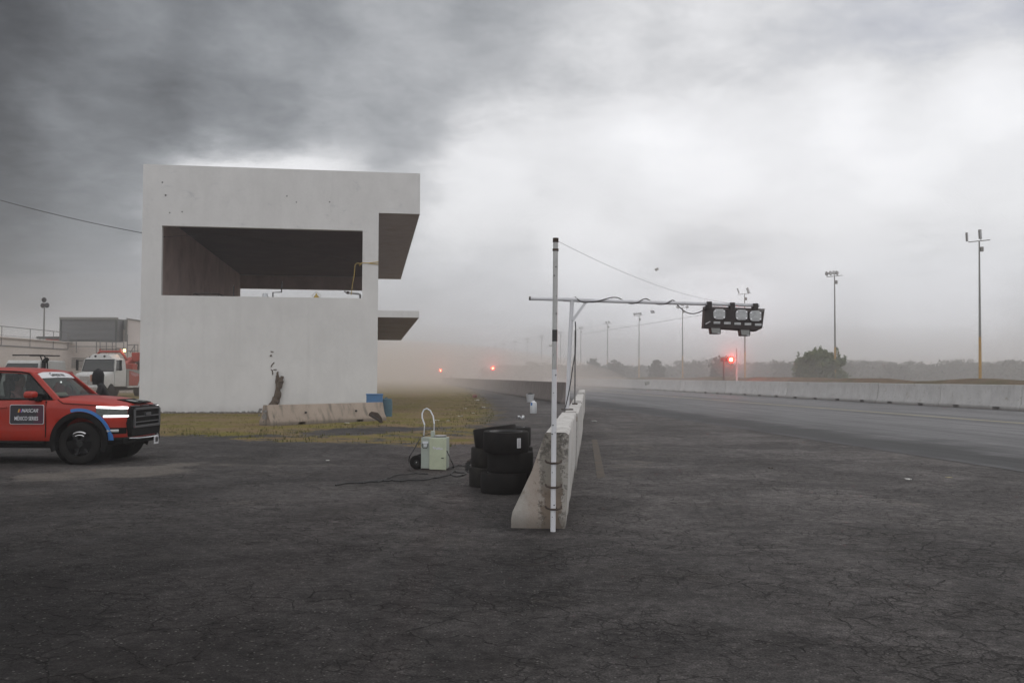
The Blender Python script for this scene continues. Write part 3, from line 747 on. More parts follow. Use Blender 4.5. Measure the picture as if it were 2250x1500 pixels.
# gnarled dead vine on the wall
vp = tw(5.45, -.10, 0)
t = empty('dead_vine', vp, BA, 'gnarled brown dead trunk climbing the white wall behind the grey barrier', 'dead plant')
mb = MB(); rr = random.Random(5)
def gn(x, y): return ((x - 595) / 50.5, -.02, (913 - y) / 50.5)
for path, rad in (([(596, 913), (598, 895), (602, 880), (606, 862), (607, 850), (610, 840), (612, 832)], [.30, .24, .17, .15, .16, .13, .05]),
                  ([(590, 900), (597, 885), (603, 868), (604, 856), (603, 845), (604, 832), (604, 822)], [.16, .12, .12, .12, .10, .08, .03]),
                  ([(606, 850), (610, 842), (615, 832)], [.12, .09, .05]), ([(604, 846), (601, 842), (600, 836)], [.07, .05, .03])):
    P = [Vector(gn(x, y)) + Vector((rr.uniform(-.02, .02), rr.uniform(-.03, .03), 0)) for x, y in path]
    Q = []; rq = []
    for i in range(len(P) - 1):
        for k in range(3):
            s = k / 3; Q.append(P[i].lerp(P[i + 1], s) + Vector((rr.uniform(-.03, .03), rr.uniform(-.02, .02), 0))); rq.append((rad[i] * (1 - s) + rad[i + 1] * s) * rr.uniform(.75, 1.2))
    Q.append(P[-1]); rq.append(rad[-1]); mb.tube(Q, [r_ * .8 for r_ in rq], 9)
mb.build('trunk', 'dead_wood', t)
mb = MB()
for path in ([(588, 786), (589, 790)], [(596, 803), (592, 806), (589, 812)], [(589, 818), (592, 820), (593, 829)], [(594, 818), (601, 818)], [(588, 779), (594, 780)]):
    MB().tube([(gn(*q)[0], .085, gn(*q)[2]) for q in path], .022, 6).build('wall_crack', 'dead_wood', t)  # tubes standing for peeled cracks in the plaster above the trunk
mb.tube([(gn(588, 787)[0], .085, gn(588, 787)[2]), (gn(589, 789)[0], .085, gn(589, 789)[2])], .05, 6)
mb.build('wall_crack', 'dead_wood', t)

# ================================================================== BARRIERS
def jersey(L, H, wb, wm, wt, slots=True, hk=.28, inset=0.0):
    mb = MB(); FT = .16 if L > 6 else .12; prof = [(-wb, FT), (-wb, FT + .04), (-wm, hk + .1), (-wt, H - .02), (-wt + .02, H), (wt - .02, H), (wt, H - .02), (wm, hk + .1), (wb, FT + .04), (wb, FT)]
    mb.prism(prof, .015, L - .015)
    SW = .6 if L > 6 else .3; cuts = [0.015, L * .22, L * .22 + SW, L * .72, L * .72 + SW, L - .015] if slots else [0.015, L - .015]
    for i in range(0, len(cuts), 2): mb.prism([(-wb, 0), (-wb, FT), (wb, FT), (wb, 0)], cuts[i], cuts[i + 1])
    if slots:
        for c in (cuts[1], cuts[3]): mb.prism([(-wb + .25, 0), (-wb + .25, FT - .002), (wb - .25, FT - .002), (wb - .25, 0)], c, c + SW)
    return mb
# far wall
L = 7.2; far0 = None
rr = random.Random(21)
for i in range(32):
    y = 34 + i * L * math.cos(TRK); p = tp(31.9, y)
    if far0 is None:
        far0 = jersey(L, 1.3, .30, .19, .10).build('concrete_barrier', 'barrier_white', bevel=0); o = far0
    else: o = far0.copy(); COL.objects.link(o)
    o.location = p + Vector((rr.uniform(-.02, .02), 0, rr.uniform(-.03, .03) if i else 0)); o.location.z = max(-.02, min(o.location.z, .0)); o.rotation_euler = (0, 0, TRK + rr.uniform(-.004, .004))
    tag(o, 'pale concrete block of the far wall across the track, %s counting from the frame edge' % ORD[i], 'concrete barrier', 'concrete blocks of the far wall')
# pit wall, darker, on the building side of the track
pit0 = None; L = 5.5
for i in range(26):
    y = 57.6 + i * L * math.cos(TRK); p = tp(10.5, y)
    if pit0 is None: pit0 = jersey(L, 1.3, .34, .2, .10).build('concrete_barrier', 'barrier_pit'); o = pit0
    else: o = pit0.copy(); COL.objects.link(o)
    o.location = p + Vector((rr.uniform(-.03, .03), 0, -.01)); o.rotation_euler = (0, 0, TRK + rr.uniform(-.005, .005))
    tag(o, 'dark stained concrete block of the pit wall, %s from its open end' % ORD[i], 'concrete barrier', 'concrete blocks of the pit wall')
# near white barrier row: slanted on the left, almost upright on the right
def near_seg(L, H, seed, first=False, wtop=.25):
    rr = random.Random(seed); mb = MB()
    prof0 = [(-.62, 0), (-.625, .10), (-.60, .17), (-.40, .62), (-.255, H - .03), (-.235, H), (-.02, H), (.0, H - .02), (-.004, .5), (-.015, .15), (-.03, 0)]
    secs = []; n = 14 if first else 5
    for k in range(n + 1):
        y = .0 + L * k / n
        secs.append([(x + rr.uniform(-.008, .008), y + (rr.uniform(-.012, .012) if 0 < k < n else 0), z + (rr.uniform(-.008, .008) if .05 < z < H - .01 else 0)) for x, z in prof0])
    mb.loft(secs, close=True, caps=True, smooth=False)
    # dark joint lip
    for q, f in enumerate(mb.f):
        pass
    return mb
ndir = math.atan(.082)
def nearpt(s): return Vector((.615 + math.sin(ndir) * s, 10.42 + math.cos(ndir) * s, 0))
segs = [(0, 5.85, 1.04), (6.0, 6.2, 1.02), (12.35, 6.2, 1.05), (18.7, 6.2, 1.0), (25.0, 8.0, 1.06)]
for i, (s, l, h) in enumerate(segs):
    mb = near_seg(l, h, 40 + i, i == 0)
    o = mb.build('white_barrier', ['barrier_near', 'barrier_end_face'])
    if i == 0:
        for f_ in o.data.polygons:
            if len(f_.vertices) > 4 and f_.center.y < .1: f_.material_index = 1
    o.location = nearpt(s) + Vector((rr.uniform(0, .05) if i else 0, 0, 0)); o.rotation_euler = (0, 0, -ndir + (rr.uniform(-.004, .004) if i else 0))
    tag(o, ['white barrier block with the chipped bare end face and post clamps'][0] if i == 0 else 'white-painted barrier block, %s in the row after the one carrying the clamped post' % ORD[i - 1], 'concrete barrier', 'white barrier blocks beside the tyres')
    if i in (0, 1, 2):      # recessed channel of bare concrete on the end, and lifting notch on top
        mbc = MB(); 
        if i == 0: pass
        else:
            mbc.bb(-.24, -.03, .35, .37, h - .01, h + .006); mbc.build('joint', 'iron_rust', o)

# old barrier in front of the tower
a = gnd(580, 938); b = gnd(838, 926)
d = (b - a); L2 = d.length
ob = jersey(L2, .69, .30, .2, .11, hk=.2)
ob.mat(0)
o = ob.build('concrete_barrier', 'barrier_old'); o.location = (a.x - .05, a.y + .25, 0); o.rotation_euler = (0, 0, math.atan2(d.y, d.x) - math.pi / 2)
tag(o, 'low weathered tan concrete barrier lying in the grass in front of the tower', 'concrete barrier')
mb = MB(); rr = random.Random(9)
for k in range(9):
    s = rr.uniform(.04, .1); MB().box((rr.uniform(-.25, .2), rr.uniform(-.12, .03), rr.uniform(.1, .62)), (s, s, s), Matrix.Rotation(rr.uniform(0, 3), 3, 'Z')).build('broken_chunk', 'rubble_grey', o)
mb = MB()
for yy in (1.5, 3.7): MB().tube([(.17, yy, .42), (.215, yy, .42)], .035, 8).build('lifting_hole', 'ink_black', o)

# ================================================================== POST, ARM AND LIGHT BOARD
def pt(px, py, z): return at(px, py, z)
g0 = gnd(1215, 1167)
zf = g0.y
t = empty('white_post', g0, 0, 'tall white steel post standing upright at the chipped end of the white barrier', 'post')
def rel(t, p): return tuple(p - t.location)
B0 = Vector((0, 0, 0)); T0 = pt(1221, 523, zf) - g0
def al(s): return B0.lerp(T0, s)
MB().tube([al(0), al(.55)], .0275, 16).build('pole', 'post_white', t)
MB().tube([al(.55), al(.985)], .0272, 16).build('upper_pole', 'post_grey', t)
MB().tube([al(.645), al(.685)], .0285, 16).build('scuffed_band', 'ink_black', t)
MB().tube([al(.985), al(1)], .031, 16).build('top_cap', 'iron_rust', t)
MB().tube([al(.955), al(.963)], .033, 16).build('collar', 'iron_rust', t)
mb = MB(); rr = random.Random(4)
for s in (.05, .09, .2, .33, .335, .36, .47, .53, .6, .74, .8, .87, .9): 
    p = al(s) + Vector((rr.uniform(-.02, .02), -.022, 0)); MB().tube([p, p + Vector((0, -.006, 0))], rr.choice((.005, .008)), 6).build('bolt_hole', 'ink_black', t)
for py in (1016, 1069, 1117):
    c = pt(1217, py, zf) - g0
    mb = MB(); w = .085
    mb.tube([c + Vector((-w, .10, .012)), c + Vector((-w * .92, .02, .004)), c + Vector((-.035, -.032, -.004)), c + Vector((.035, -.032, -.004)), c + Vector((w * .92, .02, .004)), c + Vector((w, .10, .012))], .011, 8)
    mb.tube([c + Vector((-.035, .034, 0)), c + Vector((.035, .034, 0))], .012, 8)
    mb.build('clamp', 'iron_rust', t)
ZA = 18.0
b0 = pt(1246, 899, ZA)
t = empty('gantry_arm', b0, 0, 'white post with long level pipe arm and diagonal brace, carried on the barrier row', 'gantry')
def rp(px, py, z=ZA): return pt(px, py, z) - b0
MB().tube([rp(1246, 901), rp(1251, 780), rp(1257, 660)], .039, 14).build('post', 'post_white', t)
MB().box(rp(1246, 900) + Vector((0, 0, .01)), (.22, .2, .02)).build('base_plate', 'iron_rust', t)
MB().tube([rp(1163, 655.5), rp(1240, 657.5)], .036, 14).tube([rp(1306, 660.5), rp(1668, 671)], .034, 14).build('arm', 'post_white', t)
MB().tube([rp(1238, 657.5), rp(1306, 660.5)], .042, 14).build('sleeve', 'post_white', t)
MB().tube([rp(1162.4, 655.4), rp(1166, 655.6)], .038, 14).build('end_cap', 'iron_rust', t)
p0, p1 = rp(1287, 664), rp(1258, 704); dd = (p1 - p0)
q_ = dd.to_track_quat('Z', 'Y').to_matrix()
MB().box((p0 + p1) / 2, (.085, .05, dd.length), q_).build('brace', 'post_white', t)
t2 = empty('cable_conduit', pt(1263, 868, 21.5), 0, 'thin black conduit rising behind the post that carries the arm', 'conduit')
MB().tube([Vector((0, 0, -.25)), pt(1264, 726, 21.5) - t2.location], .018, 10).build('conduit', 'rail_grey', t2)
MB().box((0, 0, -.2), (.12, .1, .05)).build('foot', 'iron_rust', t2)
def wrap(pts, r, mat, name, label, cat, n=6, sub=6):
    P = [Vector(p) for p in pts]; Q = []
    for i in range(len(P) - 1):       # catmull-rom
        p0 = P[max(i - 1, 0)]; p1 = P[i]; p2 = P[i + 1]; p3 = P[min(i + 2, len(P) - 1)]
        for k in range(sub):
            s = k / sub
            Q.append(.5 * ((2 * p1) + (p2 - p0) * s + (2 * p0 - 5 * p1 + 4 * p2 - p3) * s * s + (3 * p1 - p0 - 3 * p2 + p3) * s ** 3))
    Q.append(P[-1]); o = MB().tube(Q, r, n).build(name, mat); tag(o, label, cat); return o
za, zb = ZA - .05, ZA + .05
wrap([pt(1240, 900, 17.6), pt(1244, 888, 17.7), pt(1252, 850, 17.8), pt(1258, 810, 17.85), pt(1264, 770, 17.9), pt(1265, 730, za), pt(1264, 706, za)], .011, 'wire', 'power_cable',
     'black cable hanging down beside the post that carries the arm', 'cable')
wrap([pt(1264, 652, zb), pt(1270, 658, za), pt(1282, 664, za), pt(1312, 662, za), pt(1330, 657, za), pt(1345, 653.5, ZA), pt(1360, 655, zb), pt(1378, 665, zb), pt(1390, 667, ZA - .04), pt(1402, 664, za - .02), pt(1412, 658, ZA - .03), pt(1422, 657, zb), pt(1440, 667, zb),
      pt(1455, 668.5, ZA), pt(1466, 666, za), pt(1474, 661, za + .02), pt(1480, 660, zb), pt(1488, 669, zb), pt(1496, 677, ZA), pt(1508, 686, ZA), pt(1522, 689, ZA), pt(1536, 686, ZA), pt(1550, 679, ZA - .05), pt(1560, 677, ZA - .1)], .010, 'wire', 'arm_cable',
     'black cable wound round the long pipe arm and drooping to the light board', 'cable')
gp = [];
for i in range(25):
    s = i / 24; q = pt(1226, 530, zf).lerp(pt(1655, 668, ZA), s); q.z -= .18 * 4 * s * (1 - s); gp.append(q)
tag(MB().tube(gp, .0022, 5).build('guy_wire', 'cable_pale'), 'thin guy wire from the top of the tall white post to the arm end', 'wire')
# light board
sB = (ZA - .12) / FPX; bo = pt(1612, 697, ZA - .12)
t = empty('signal_board', bo, 0, 'black hooded signal board with white floodlights hanging from the long arm', 'signal board')
def q(px, py, dy=0): return ((px - 1612) * sB, dy, -(py - 697) * sB)
mb = MB()
front = [(1567, 678), (1678, 684), (1675, 718), (1664, 725), (1567, 719)]
back = [(1551, 672), (1684, 677), (1678, 720), (1664, 727), (1548, 720)]
mb.loft([[q(*p, .0) for p in front], [q(*p, .10) for p in back], [q(*p, .30) for p in back]], close=True, smooth=False)
mb.build('housing', 'board_black', t)
for px in (1560, 1611, 1662):
    py = 671 + (px - 1612) * .036
    mb = MB(); x0, _, z0 = q(px, py); hw = .042
    mb.bb(x0 - hw, x0 + hw, .045, .20, z0 + .035, z0 + .06); mb.bb(x0 - hw, x0 + hw, .025, .045, z0 - .08, z0 + .06); mb.bb(x0 - hw, x0 + hw, .20, .22, z0 - .08, z0 + .06)
    mb.build('hook', 'board_black', t)
def flood(px, py):
    x, _, z = q(px, py); w, h = .108, .098
    mb = MB(); o = [(-w, -h * .55), (-w * .72, -h * .6), (-w * .66, -h), (w * .66, -h), (w * .72, -h * .6), (w, -h * .55), (w, h * .55), (w * .72, h * .6), (w * .66, h), (-w * .66, h), (-w * .72, h * .6), (-w, h * .55)]
    mb.prism([(x + a, z + b) for a, b in o], -.035, .03)
    f = mb.build('floodlight', 'flood_glass', t, bevel=.006)
    mb = MB()
    for a in (-1, 1):
        for b in (-1, 1): mb.box((x + a * w * .8, -.03, z + b * h * .62), (.03, .02, .028))
    mb.build('bracket', 'chrome', f)
    mb = MB(); mb.bb(x - w * .6, x + w * .6, -.041, -.034, z - h * .75, z - h * .35); mb.build('led_strip', 'steel', f)
flood(1580, 690.5); flood(1629, 692); flood(1659.5, 694)
for k in range(5):
    x, _, z = q(1575 + k * 22.7, 709 + k * 1.0); MB().box((x, -.008, z), (.122, .02, .045)).build('marker_light', 'flood_glass', t, bevel=.004)
x, _, z = q(1556, 709, 0); MB().box((x, .03, z), (.10, .02, .02), Matrix.Rotation(-.5, 3, 'Y')).build('bent_tab', 'steel', t)
for px, py in ((1573, 719), (1638, 723)):
    x, _, z = q(px, py); 
    mb = MB(); mb.prism([(x - .105, z - .005), (x + .10, z - .008), (x + .092, z - .125), (x - .085, z - .125)], .02, .2)
    f = mb.build('hanging_lamp', 'board_black', t, bevel=.005)
    mb = MB(); mb.prism([(x - .085, z - .012), (x + .08, z - .015), (x + .074, z - .108), (x - .068, z - .108)], .012, .03); mb.build('lens', 'truck_grey', f)
    mb = MB(); mb.bb(x + .03, x + .075, .005, .02, z - .118, z - .108); mb.build('lamp_rim', 'chrome', f)

# ================================================================== TYRES
def tyre_mb(r=.325, w=.29, ri=.20):
    h = w / 2; s = .03
    prof = [(ri, -h * .72), (ri + .03, -h * .95), (r - .03, -h), (r - .009, -h * .97), (r, -h * .88), (r + .002, 0), (r, h * .88), (r - .009, h * .97), (r - .03, h), (ri + .03, h * .95), (ri, h * .72), (ri - .0, h * .6), (r - .04, h * .5), (r - .03, 0), (r - .04, -h * .5), (ri, -h * .6), (ri, -h * .72)]
    return MB().lathe(prof, 44, 'z')
tyre_mesh = None; TY = []
def tyre(px, z, h, label, tilt=(0, 0), mat='rubber', r=1.0):
    global tyre_mesh
    p = at(px, 900, z)
    t = empty('racing_tyre', (p.x, p.y, h + .145), 0, label, 'tyre', 'used racing tyres stacked by the barrier')
    t.rotation_euler = (tilt[0], tilt[1], 0); t.scale = (r, r, 1)
    o = tyre_mb().build('tread_and_sidewall', mat, t)
    mb = MB().lathe([(.205, .118), (.235, .143), (.232, .146), (.203, .122)], 40, 'z').lathe([(.205, -.118), (.235, -.143), (.232, -.146), (.203, -.122)], 40, 'z')
    mb.build('bead', 'rim_dark', t)
    return t
tyre(1107, 13.66, 0, 'scuffed black tyre at the very bottom of the front stack against the barrier')
tyre(1122, 13.70, .29, 'wide black tyre in the middle of the front stack, pushed towards the barrier')
tt = tyre(1112, 13.62, .58, 'black tyre with a white sticker on top of the front stack', (R(1.5), 0))
mb = MB()
for k in range(4):
    a = R(-60 + k * 2.6); mb.box((math.cos(a) * .328, math.sin(a) * .328, 0), (.004, .016, .135), Matrix.Rotation(a, 3, 'Z'))
mb.build('sticker', 'white_print', tt)
mb = MB()
for k in range(9):
    a = R(-56.2); mb.box((math.cos(a) * .3305, math.sin(a) * .3305, -.05 + k * .0125), (.003, .044 if k % 2 else .03, .003), Matrix.Rotation(a, 3, 'Z'))
mb.build('sticker_print', 'ink_black', tt)
MB().lathe([(.255, .1455), (.305, .1452), (.305, .1475), (.255, .148)], 44, 'z').build('painted_shine', 'rubber_dusty', tt)  # painted sheen: paler ring for the shine on the top sidewall
tyre(1079, 14.45, 0, 'dusty brown-grey tyre at the bottom of the rear stack', mat='rubber_dusty')
tyre(1083, 14.5, .29, 'dusty tyre second from the ground in the rear stack', mat='rubber_dusty')
tyre(1089, 14.45, .60, 'tilted black tyre lying on top of the rear stack', (R(-3), R(-8)))
tyre(1124, 14.55, .0, 'black tyre at the bottom of the hidden third stack'); tyre(1124, 14.6, .29, 'black tyre in the middle of the hidden third stack'); tyre(1120, 14.75, .58, 'black tyre just showing behind the one with the sticker')

# ================================================================== TROLLEY WITH CABINET
g = gnd(950, 1033)
t = empty('battery_trolley', (g.x, g.y + .1, 0), R(-8), 'pale green metal cabinet on a two-wheeled hand truck with a white hoop handle', 'hand truck')
s = g.y / FPX
def cq(px, py): return ((px - 950) * s, (1033 - py) * s)
x0, x1 = cq(923, 0)[0], cq(980, 0)[0]
MB().bb(x0, x1, 0, .26, .02, .565).build('cabinet', 'cart_grey', t, bevel=.008)
xh = cq(943, 0)[0]
door = MB().box((.16, -.006, .0), (.32, .018, .55)).build('door', 'cart_green', t, bevel=.004); door.location = (xh, -.012, .285); door.rotation_euler = (0, 0, R(-12))
MB().box((.255, -.02, -.07), (.045, .014, .014)).build('latch', 'ink_black', door)
mb = MB(); rr = random.Random(2)
for k in range(16): mb.box((.07 + k * .012, -.0165, .10 + rr.uniform(-.01, .01) - (k * .001)), (rr.uniform(.006, .02), .002, rr.uniform(.01, .05)), Matrix.Rotation(rr.uniform(-.6, .6), 3, 'Y'))
mb.build('worn_label', 'white_print', door)
mb = MB(); cx = cq(933, 0)[0]; mb.tube([(cx - .05, -.012, .46), (cx - .055, -.03, .42), (cx - .03, -.035, .38), (cx + .03, -.035, .38), (cx + .05, -.03, .42), (cx + .045, -.012, .46)], .007, 6); mb.build('handle', 'ink_black', t)
MB().box((cx, -.004, .475), (.10, .008, .045)).box((cx, -.004, .425), (.055, .008, .04)).build('label_plate', 'plastic_white', t)
mb = MB(); mb.tube([(x0 + .02, .12, .56), (x0 + .02, .18, .78)], .011, 8); mb.tube([(x0 + .2, .12, .56), (x0 + .195, .18, .80)], .011, 8); mb.tube([(x0 + .02, .15, .72), (x0 + .2, .15, .72)], .001, 4)
mb.build('frame', 'steel', t)
hp = [(x0 + .02, .18, .78), (x0 - .03, .20, .90), (x0 - .035, .22, .98), (x0 - .005, .23, 1.045), (x0 + .05, .23, 1.065), (x0 + .11, .23, 1.03), (x0 + .165, .22, .93), (x0 + .195, .18, .80)]
MB().tube(hp, .013, 10).build('hoop_handle', 'plastic_white', t)
MB().lathe([(0, 0), (.11, 0), (.115, .012), (.11, .03), (0, .035)], 24, 'z', c=(x1 - .14, .13, .572)).build('dial', 'steel', t)
MB().box((x1 - .12, .15, .575), (.17, .1, .02)).build('top_tray', 'ink_black', t)
MB().box((x0 + .07, .1, .60), (.13, .06, .014), Matrix.Rotation(R(-18), 3, 'Y')).build('flap', 'ink_black', t)
MB().box((x0 + .185, .12, .62), (.07, .06, .11)).build('motor', 'cart_grey', t, bevel=.01)
for sy in (0, 1):
    w = MB().lathe([(.05, -.03), (.10, -.034), (.122, -.02), (.125, 0), (.122, .02), (.10, .034), (.05, .03)], 28, 'y', c=(x0 - .085, .05 + .3 * sy, .125)).build('wheel', 'rubber', t)
    MB().lathe([(0, -.02), (.055, -.022), (.055, .022), (0, .02)], 20, 'y', c=(x0 - .085, .05 + .3 * sy, .125)).build('hub', 'rim_dark', w)
MB().tube([(x0 - .085, .0, .125), (x0 - .085, .4, .125)], .01, 8).tube([(x0 - .085, .2, .125), (x0 + .02, .2, .2)], .012, 8).build('axle', 'steel', t)
tag(wrap([at(923, 964, 16.6), at(916, 975, 16.55), at(908, 990, 16.5), at(900, 1003, 16.5), gnd(899, 1015, .1), gnd(903, 1035, .012)], .009, 'wire', 'trolley_hose', 'black hose looping down past the trolley wheel', 'hose'))
wrap([at(982, 990, 16.5), at(987, 1002, 16.45), at(993, 1015, 16.4), gnd(997, 1026, .02), gnd(990, 1028, .012), gnd(984, 1030, .012)], .009, 'wire', 'cabinet_lead', 'short black lead drooping from the open cabinet door', 'cable')
rr = random.Random(8)
def groundcable(pts, r, label):
    P = []
    for i in range(len(pts) - 1):
        a, b = pts[i], pts[i + 1]
        for k in range(4): P.append(gnd(a[0] + (b[0] - a[0]) * k / 4 + rr.uniform(-1, 1), a[1] + (b[1] - a[1]) * k / 4 + rr.uniform(-1.2, 1.2), r))
    P.append(gnd(*pts[-1], r)); return wrap(P, r, 'wire', 'ground_cable', label, 'cable', sub=3)
groundcable([(738, 1064), (775, 1060), (820, 1058), (860, 1054), (880, 1056), (940, 1052), (980, 1044), (1000, 1035), (1025, 1040), (1010, 1046), (985, 1042)], .012, 'long black cable trailing over the asphalt in front of the trolley')
groundcable([(800, 1058), (845, 1054), (862, 1045), (905, 1040), (940, 1041)], .010, 'shorter black cable running along the asphalt under the trolley')
groundcable([(985, 1026), (1010, 1022), (1032, 1026), (1040, 1012), (1048, 1006)], .011, 'black cable from the trolley to the tangle at the tyres')
t = empty('cable_tangle', gnd(1036, 1046), 0, 'dark tangle of cable and plugs on the ground against the tyres', 'cable tangle')
mb = MB()
for k in range(9):
    P = []; a0 = rr.uniform(0, 6)
    for i in range(12): P.append((math.cos(a0 + i * .6) * (.09 + .02 * rr.random()), .1 + math.sin(a0 + i * .6) * .08, .04 + .02 * i + rr.uniform(-.02, .02)))
    mb.tube(P, .009, 5)
mb.build('loops', 'wire', t); MB().box((.0, .05, .10), (.09, .06, .05)).box((-.05, .1, .22), (.06, .04, .07)).build('plug', 'iron_rust', t, bevel=.008)

# ================================================================== SMALL THINGS ON THE GROUND
p = at(822, 905, 36.9)
t = empty('blue_bin', (p.x, p.y, 0), BA, 'blue plastic box behind the end of the tan concrete barrier', 'box')
MB().bb(-.30, .32, -.25, .3, 0, .93).build('body', 'plastic_blue', t, bevel=.02)
MB().bb(-.32, .34, -.27, .32, .90, .95).build('rim', 'plastic_blue', t, bevel=.01)
p = at(848, 905, 37.6)
t = empty('teal_drum', (p.x, p.y, 0), 0, 'dark teal drum standing just behind the blue box', 'drum')
MB().lathe([(0, 0), (.24, 0), (.25, .3), (.245, .32), (.25, .6), (.22, .74), (0, .76)], 24, 'z').build('body', 'plastic_teal', t); MB().lathe([(0, .76), (.06, .76), (.06, .79), (0, .79)], 12, 'z').build('cap', 'plastic_teal', t)
p = gnd(1172, 908)
t = empty('white_canister', (p.x, p.y, 0), .2, 'tall white plastic container with a blue patch on the asphalt before the dark pit wall', 'container')
MB().lathe([(0, 0), (.13, 0), (.15, .03), (.15, .42), (.13, .5), (.06, .54), (.05, .58), (0, .58)], 24, 'z').build('body', 'plastic_white', t)
MB().lathe([(.151, .36), (.153, .36), (.153, .5), (.14, .51)], 24, 'z').build('label_patch', 'plastic_blue', t) if False else MB().box((-.11, -.1, .42), (.08, .02, .12), Matrix.Rotation(R(-45), 3, 'Z')).build('label_patch', 'wrap_blue', t)
p = at(1171, 875, 62)
t = empty('white_bucket', (p.x - .2, p.y - 1, 0), 0, 'small white bucket with dark rags by the dark pit wall', 'bucket')
MB().lathe([(0, 0), (.2, 0), (.27, .5), (.25, .5), (.19, .05), (0, .05)], 20, 'z').build('body', 'plastic_white', t)
MB().lathe([(0, .3), (.23, .35), (.15, .55), (0, .6)], 9, 'z').build('rag', 'cloth_black', t)
# leaning dark plate on the tan barrier
p = gnd(828, 931)
t = empty('broken_panel', (p.x, p.y + .1, 0), R(8), 'broken dark brown panel leaning on the tan barrier near its end', 'panel')
mb = MB(); mb.prism([(-.28, .36), (-.20, .42), (.02, .38), (.15, .22), (.2, .02), (.12, 0), (-.02, .12), (-.2, .22), (-.3, .28)], 0, .035); mb.build('panel', 'iron_rust', t, bevel=.01)
MB().tube([(-.2, -.005, .3), (.1, -.005, .1)], .02, 6).build('rib', 'ink_black', t)
def scrap(name, px, py, s, label, cat, mat='paper', h=0.0, z=None, group=None, flat=.45):
    rr = random.Random(int(px * 7 + py)); p = gnd(px, py) if z is None else at(px, py, z)
    mb = MB(); n = 5; G = []
    for i in range(n):
        for j in range(n): G.append(Vector(((i - 2) / 2 * s + rr.uniform(-.2, .2) * s, (j - 2) / 2 * s * .7 + rr.uniform(-.2, .2) * s, rr.uniform(0, flat) * s)))
    fs = [(i * n + j, i * n + j + 1, (i + 1) * n + j + 1, (i + 1) * n + j) for i in range(n - 1) for j in range(n - 1)]
    mb._add(G, fs); o = mb.build(name, mat); o.location = p + Vector((0, 0, .006 if z is None else 0))
    md = o.modifiers.new('thickness', 'SOLIDIFY'); md.thickness = .004
    if z is not None: o.rotation_euler = (R(70), rr.uniform(-.6, .6), rr.uniform(0, 3))
    return tag(o, label, cat, group)
scrap('foam_tray', 606, 937, .20, 'flat white tray at the foot of the tan barrier, at its broken end', 'tray', 'plastic_white', flat=.15)
scrap('paper_scrap', 712, 932, .10, 'crumpled white scrap at the middle of the tan barrier foot', 'litter')
scrap('paper_scrap', 764, 931, .10, 'crumpled white scrap under the lifting slot close to the dark panel', 'litter')
scrap('paper_scrap', 1995, 1054, .05, 'small bright white scrap alone on the open asphalt near the track edge', 'litter')
scrap('straw_stick', 2085, 1049, .045, 'thin pale straw lying on the asphalt near the bright white scrap', 'litter', 'line_yellow', flat=.1)
scrap('leaf_scrap', 1694, 1029, .04, 'small yellow leaf on the asphalt between barrier and track', 'leaf', 'line_orange')
scrap('paper_scrap', 1306, 926, .09, 'small white scrap on the asphalt beside the white barrier row', 'litter')
scrap('plastic_bag', 1145, 921, .13, 'thin clear plastic bag blowing over the asphalt by the white container', 'plastic bag', 'plastic_white', flat=1.2)
for k, (px, py, s) in enumerate([(1058, 955, .16), (960, 925, .11), (985, 925, .06), (1012, 915, .10), (990, 903, .07), (925, 893, .08), (1040, 908, .06), (912, 927, .05), (1022, 898, .08), (950, 880, .07), (880, 908, .05), (995, 890, .05), (870, 920, .06), (1062, 895, .08), (720, 1012, .03), (1048, 880, .14)]):
    scrap('litter_scrap', px, py, s, 'small pale scrap of litter scattered on the dry grass beyond the trolley', 'litter', group='scraps of litter on the dry grass')
for px, py, z, s, lab in ((1433, 685, 24, .055, 'grey scrap of paper blown high in the air beneath the long arm'), (1422, 842, 34, .08, 'white scrap of paper tumbling in front of the far wall'),
                     (1210, 758.5, 26, .05, 'pale scrap blown through the air between the light poles and the tall post'), (1443, 592, 30, .06, 'faint pale scrap floating in the sky above the guy wire')):
    scrap('flying_paper', px, py, s, lab, 'blown paper', z=z, flat=.6, mat='paper' if px != 1433 else 'steel')
scrap('brown_sack', 1043, 876, .16, 'small white and orange scrap standing at the grass edge before the pit wall', 'litter', flat=2.0, mat='cloth_pink')

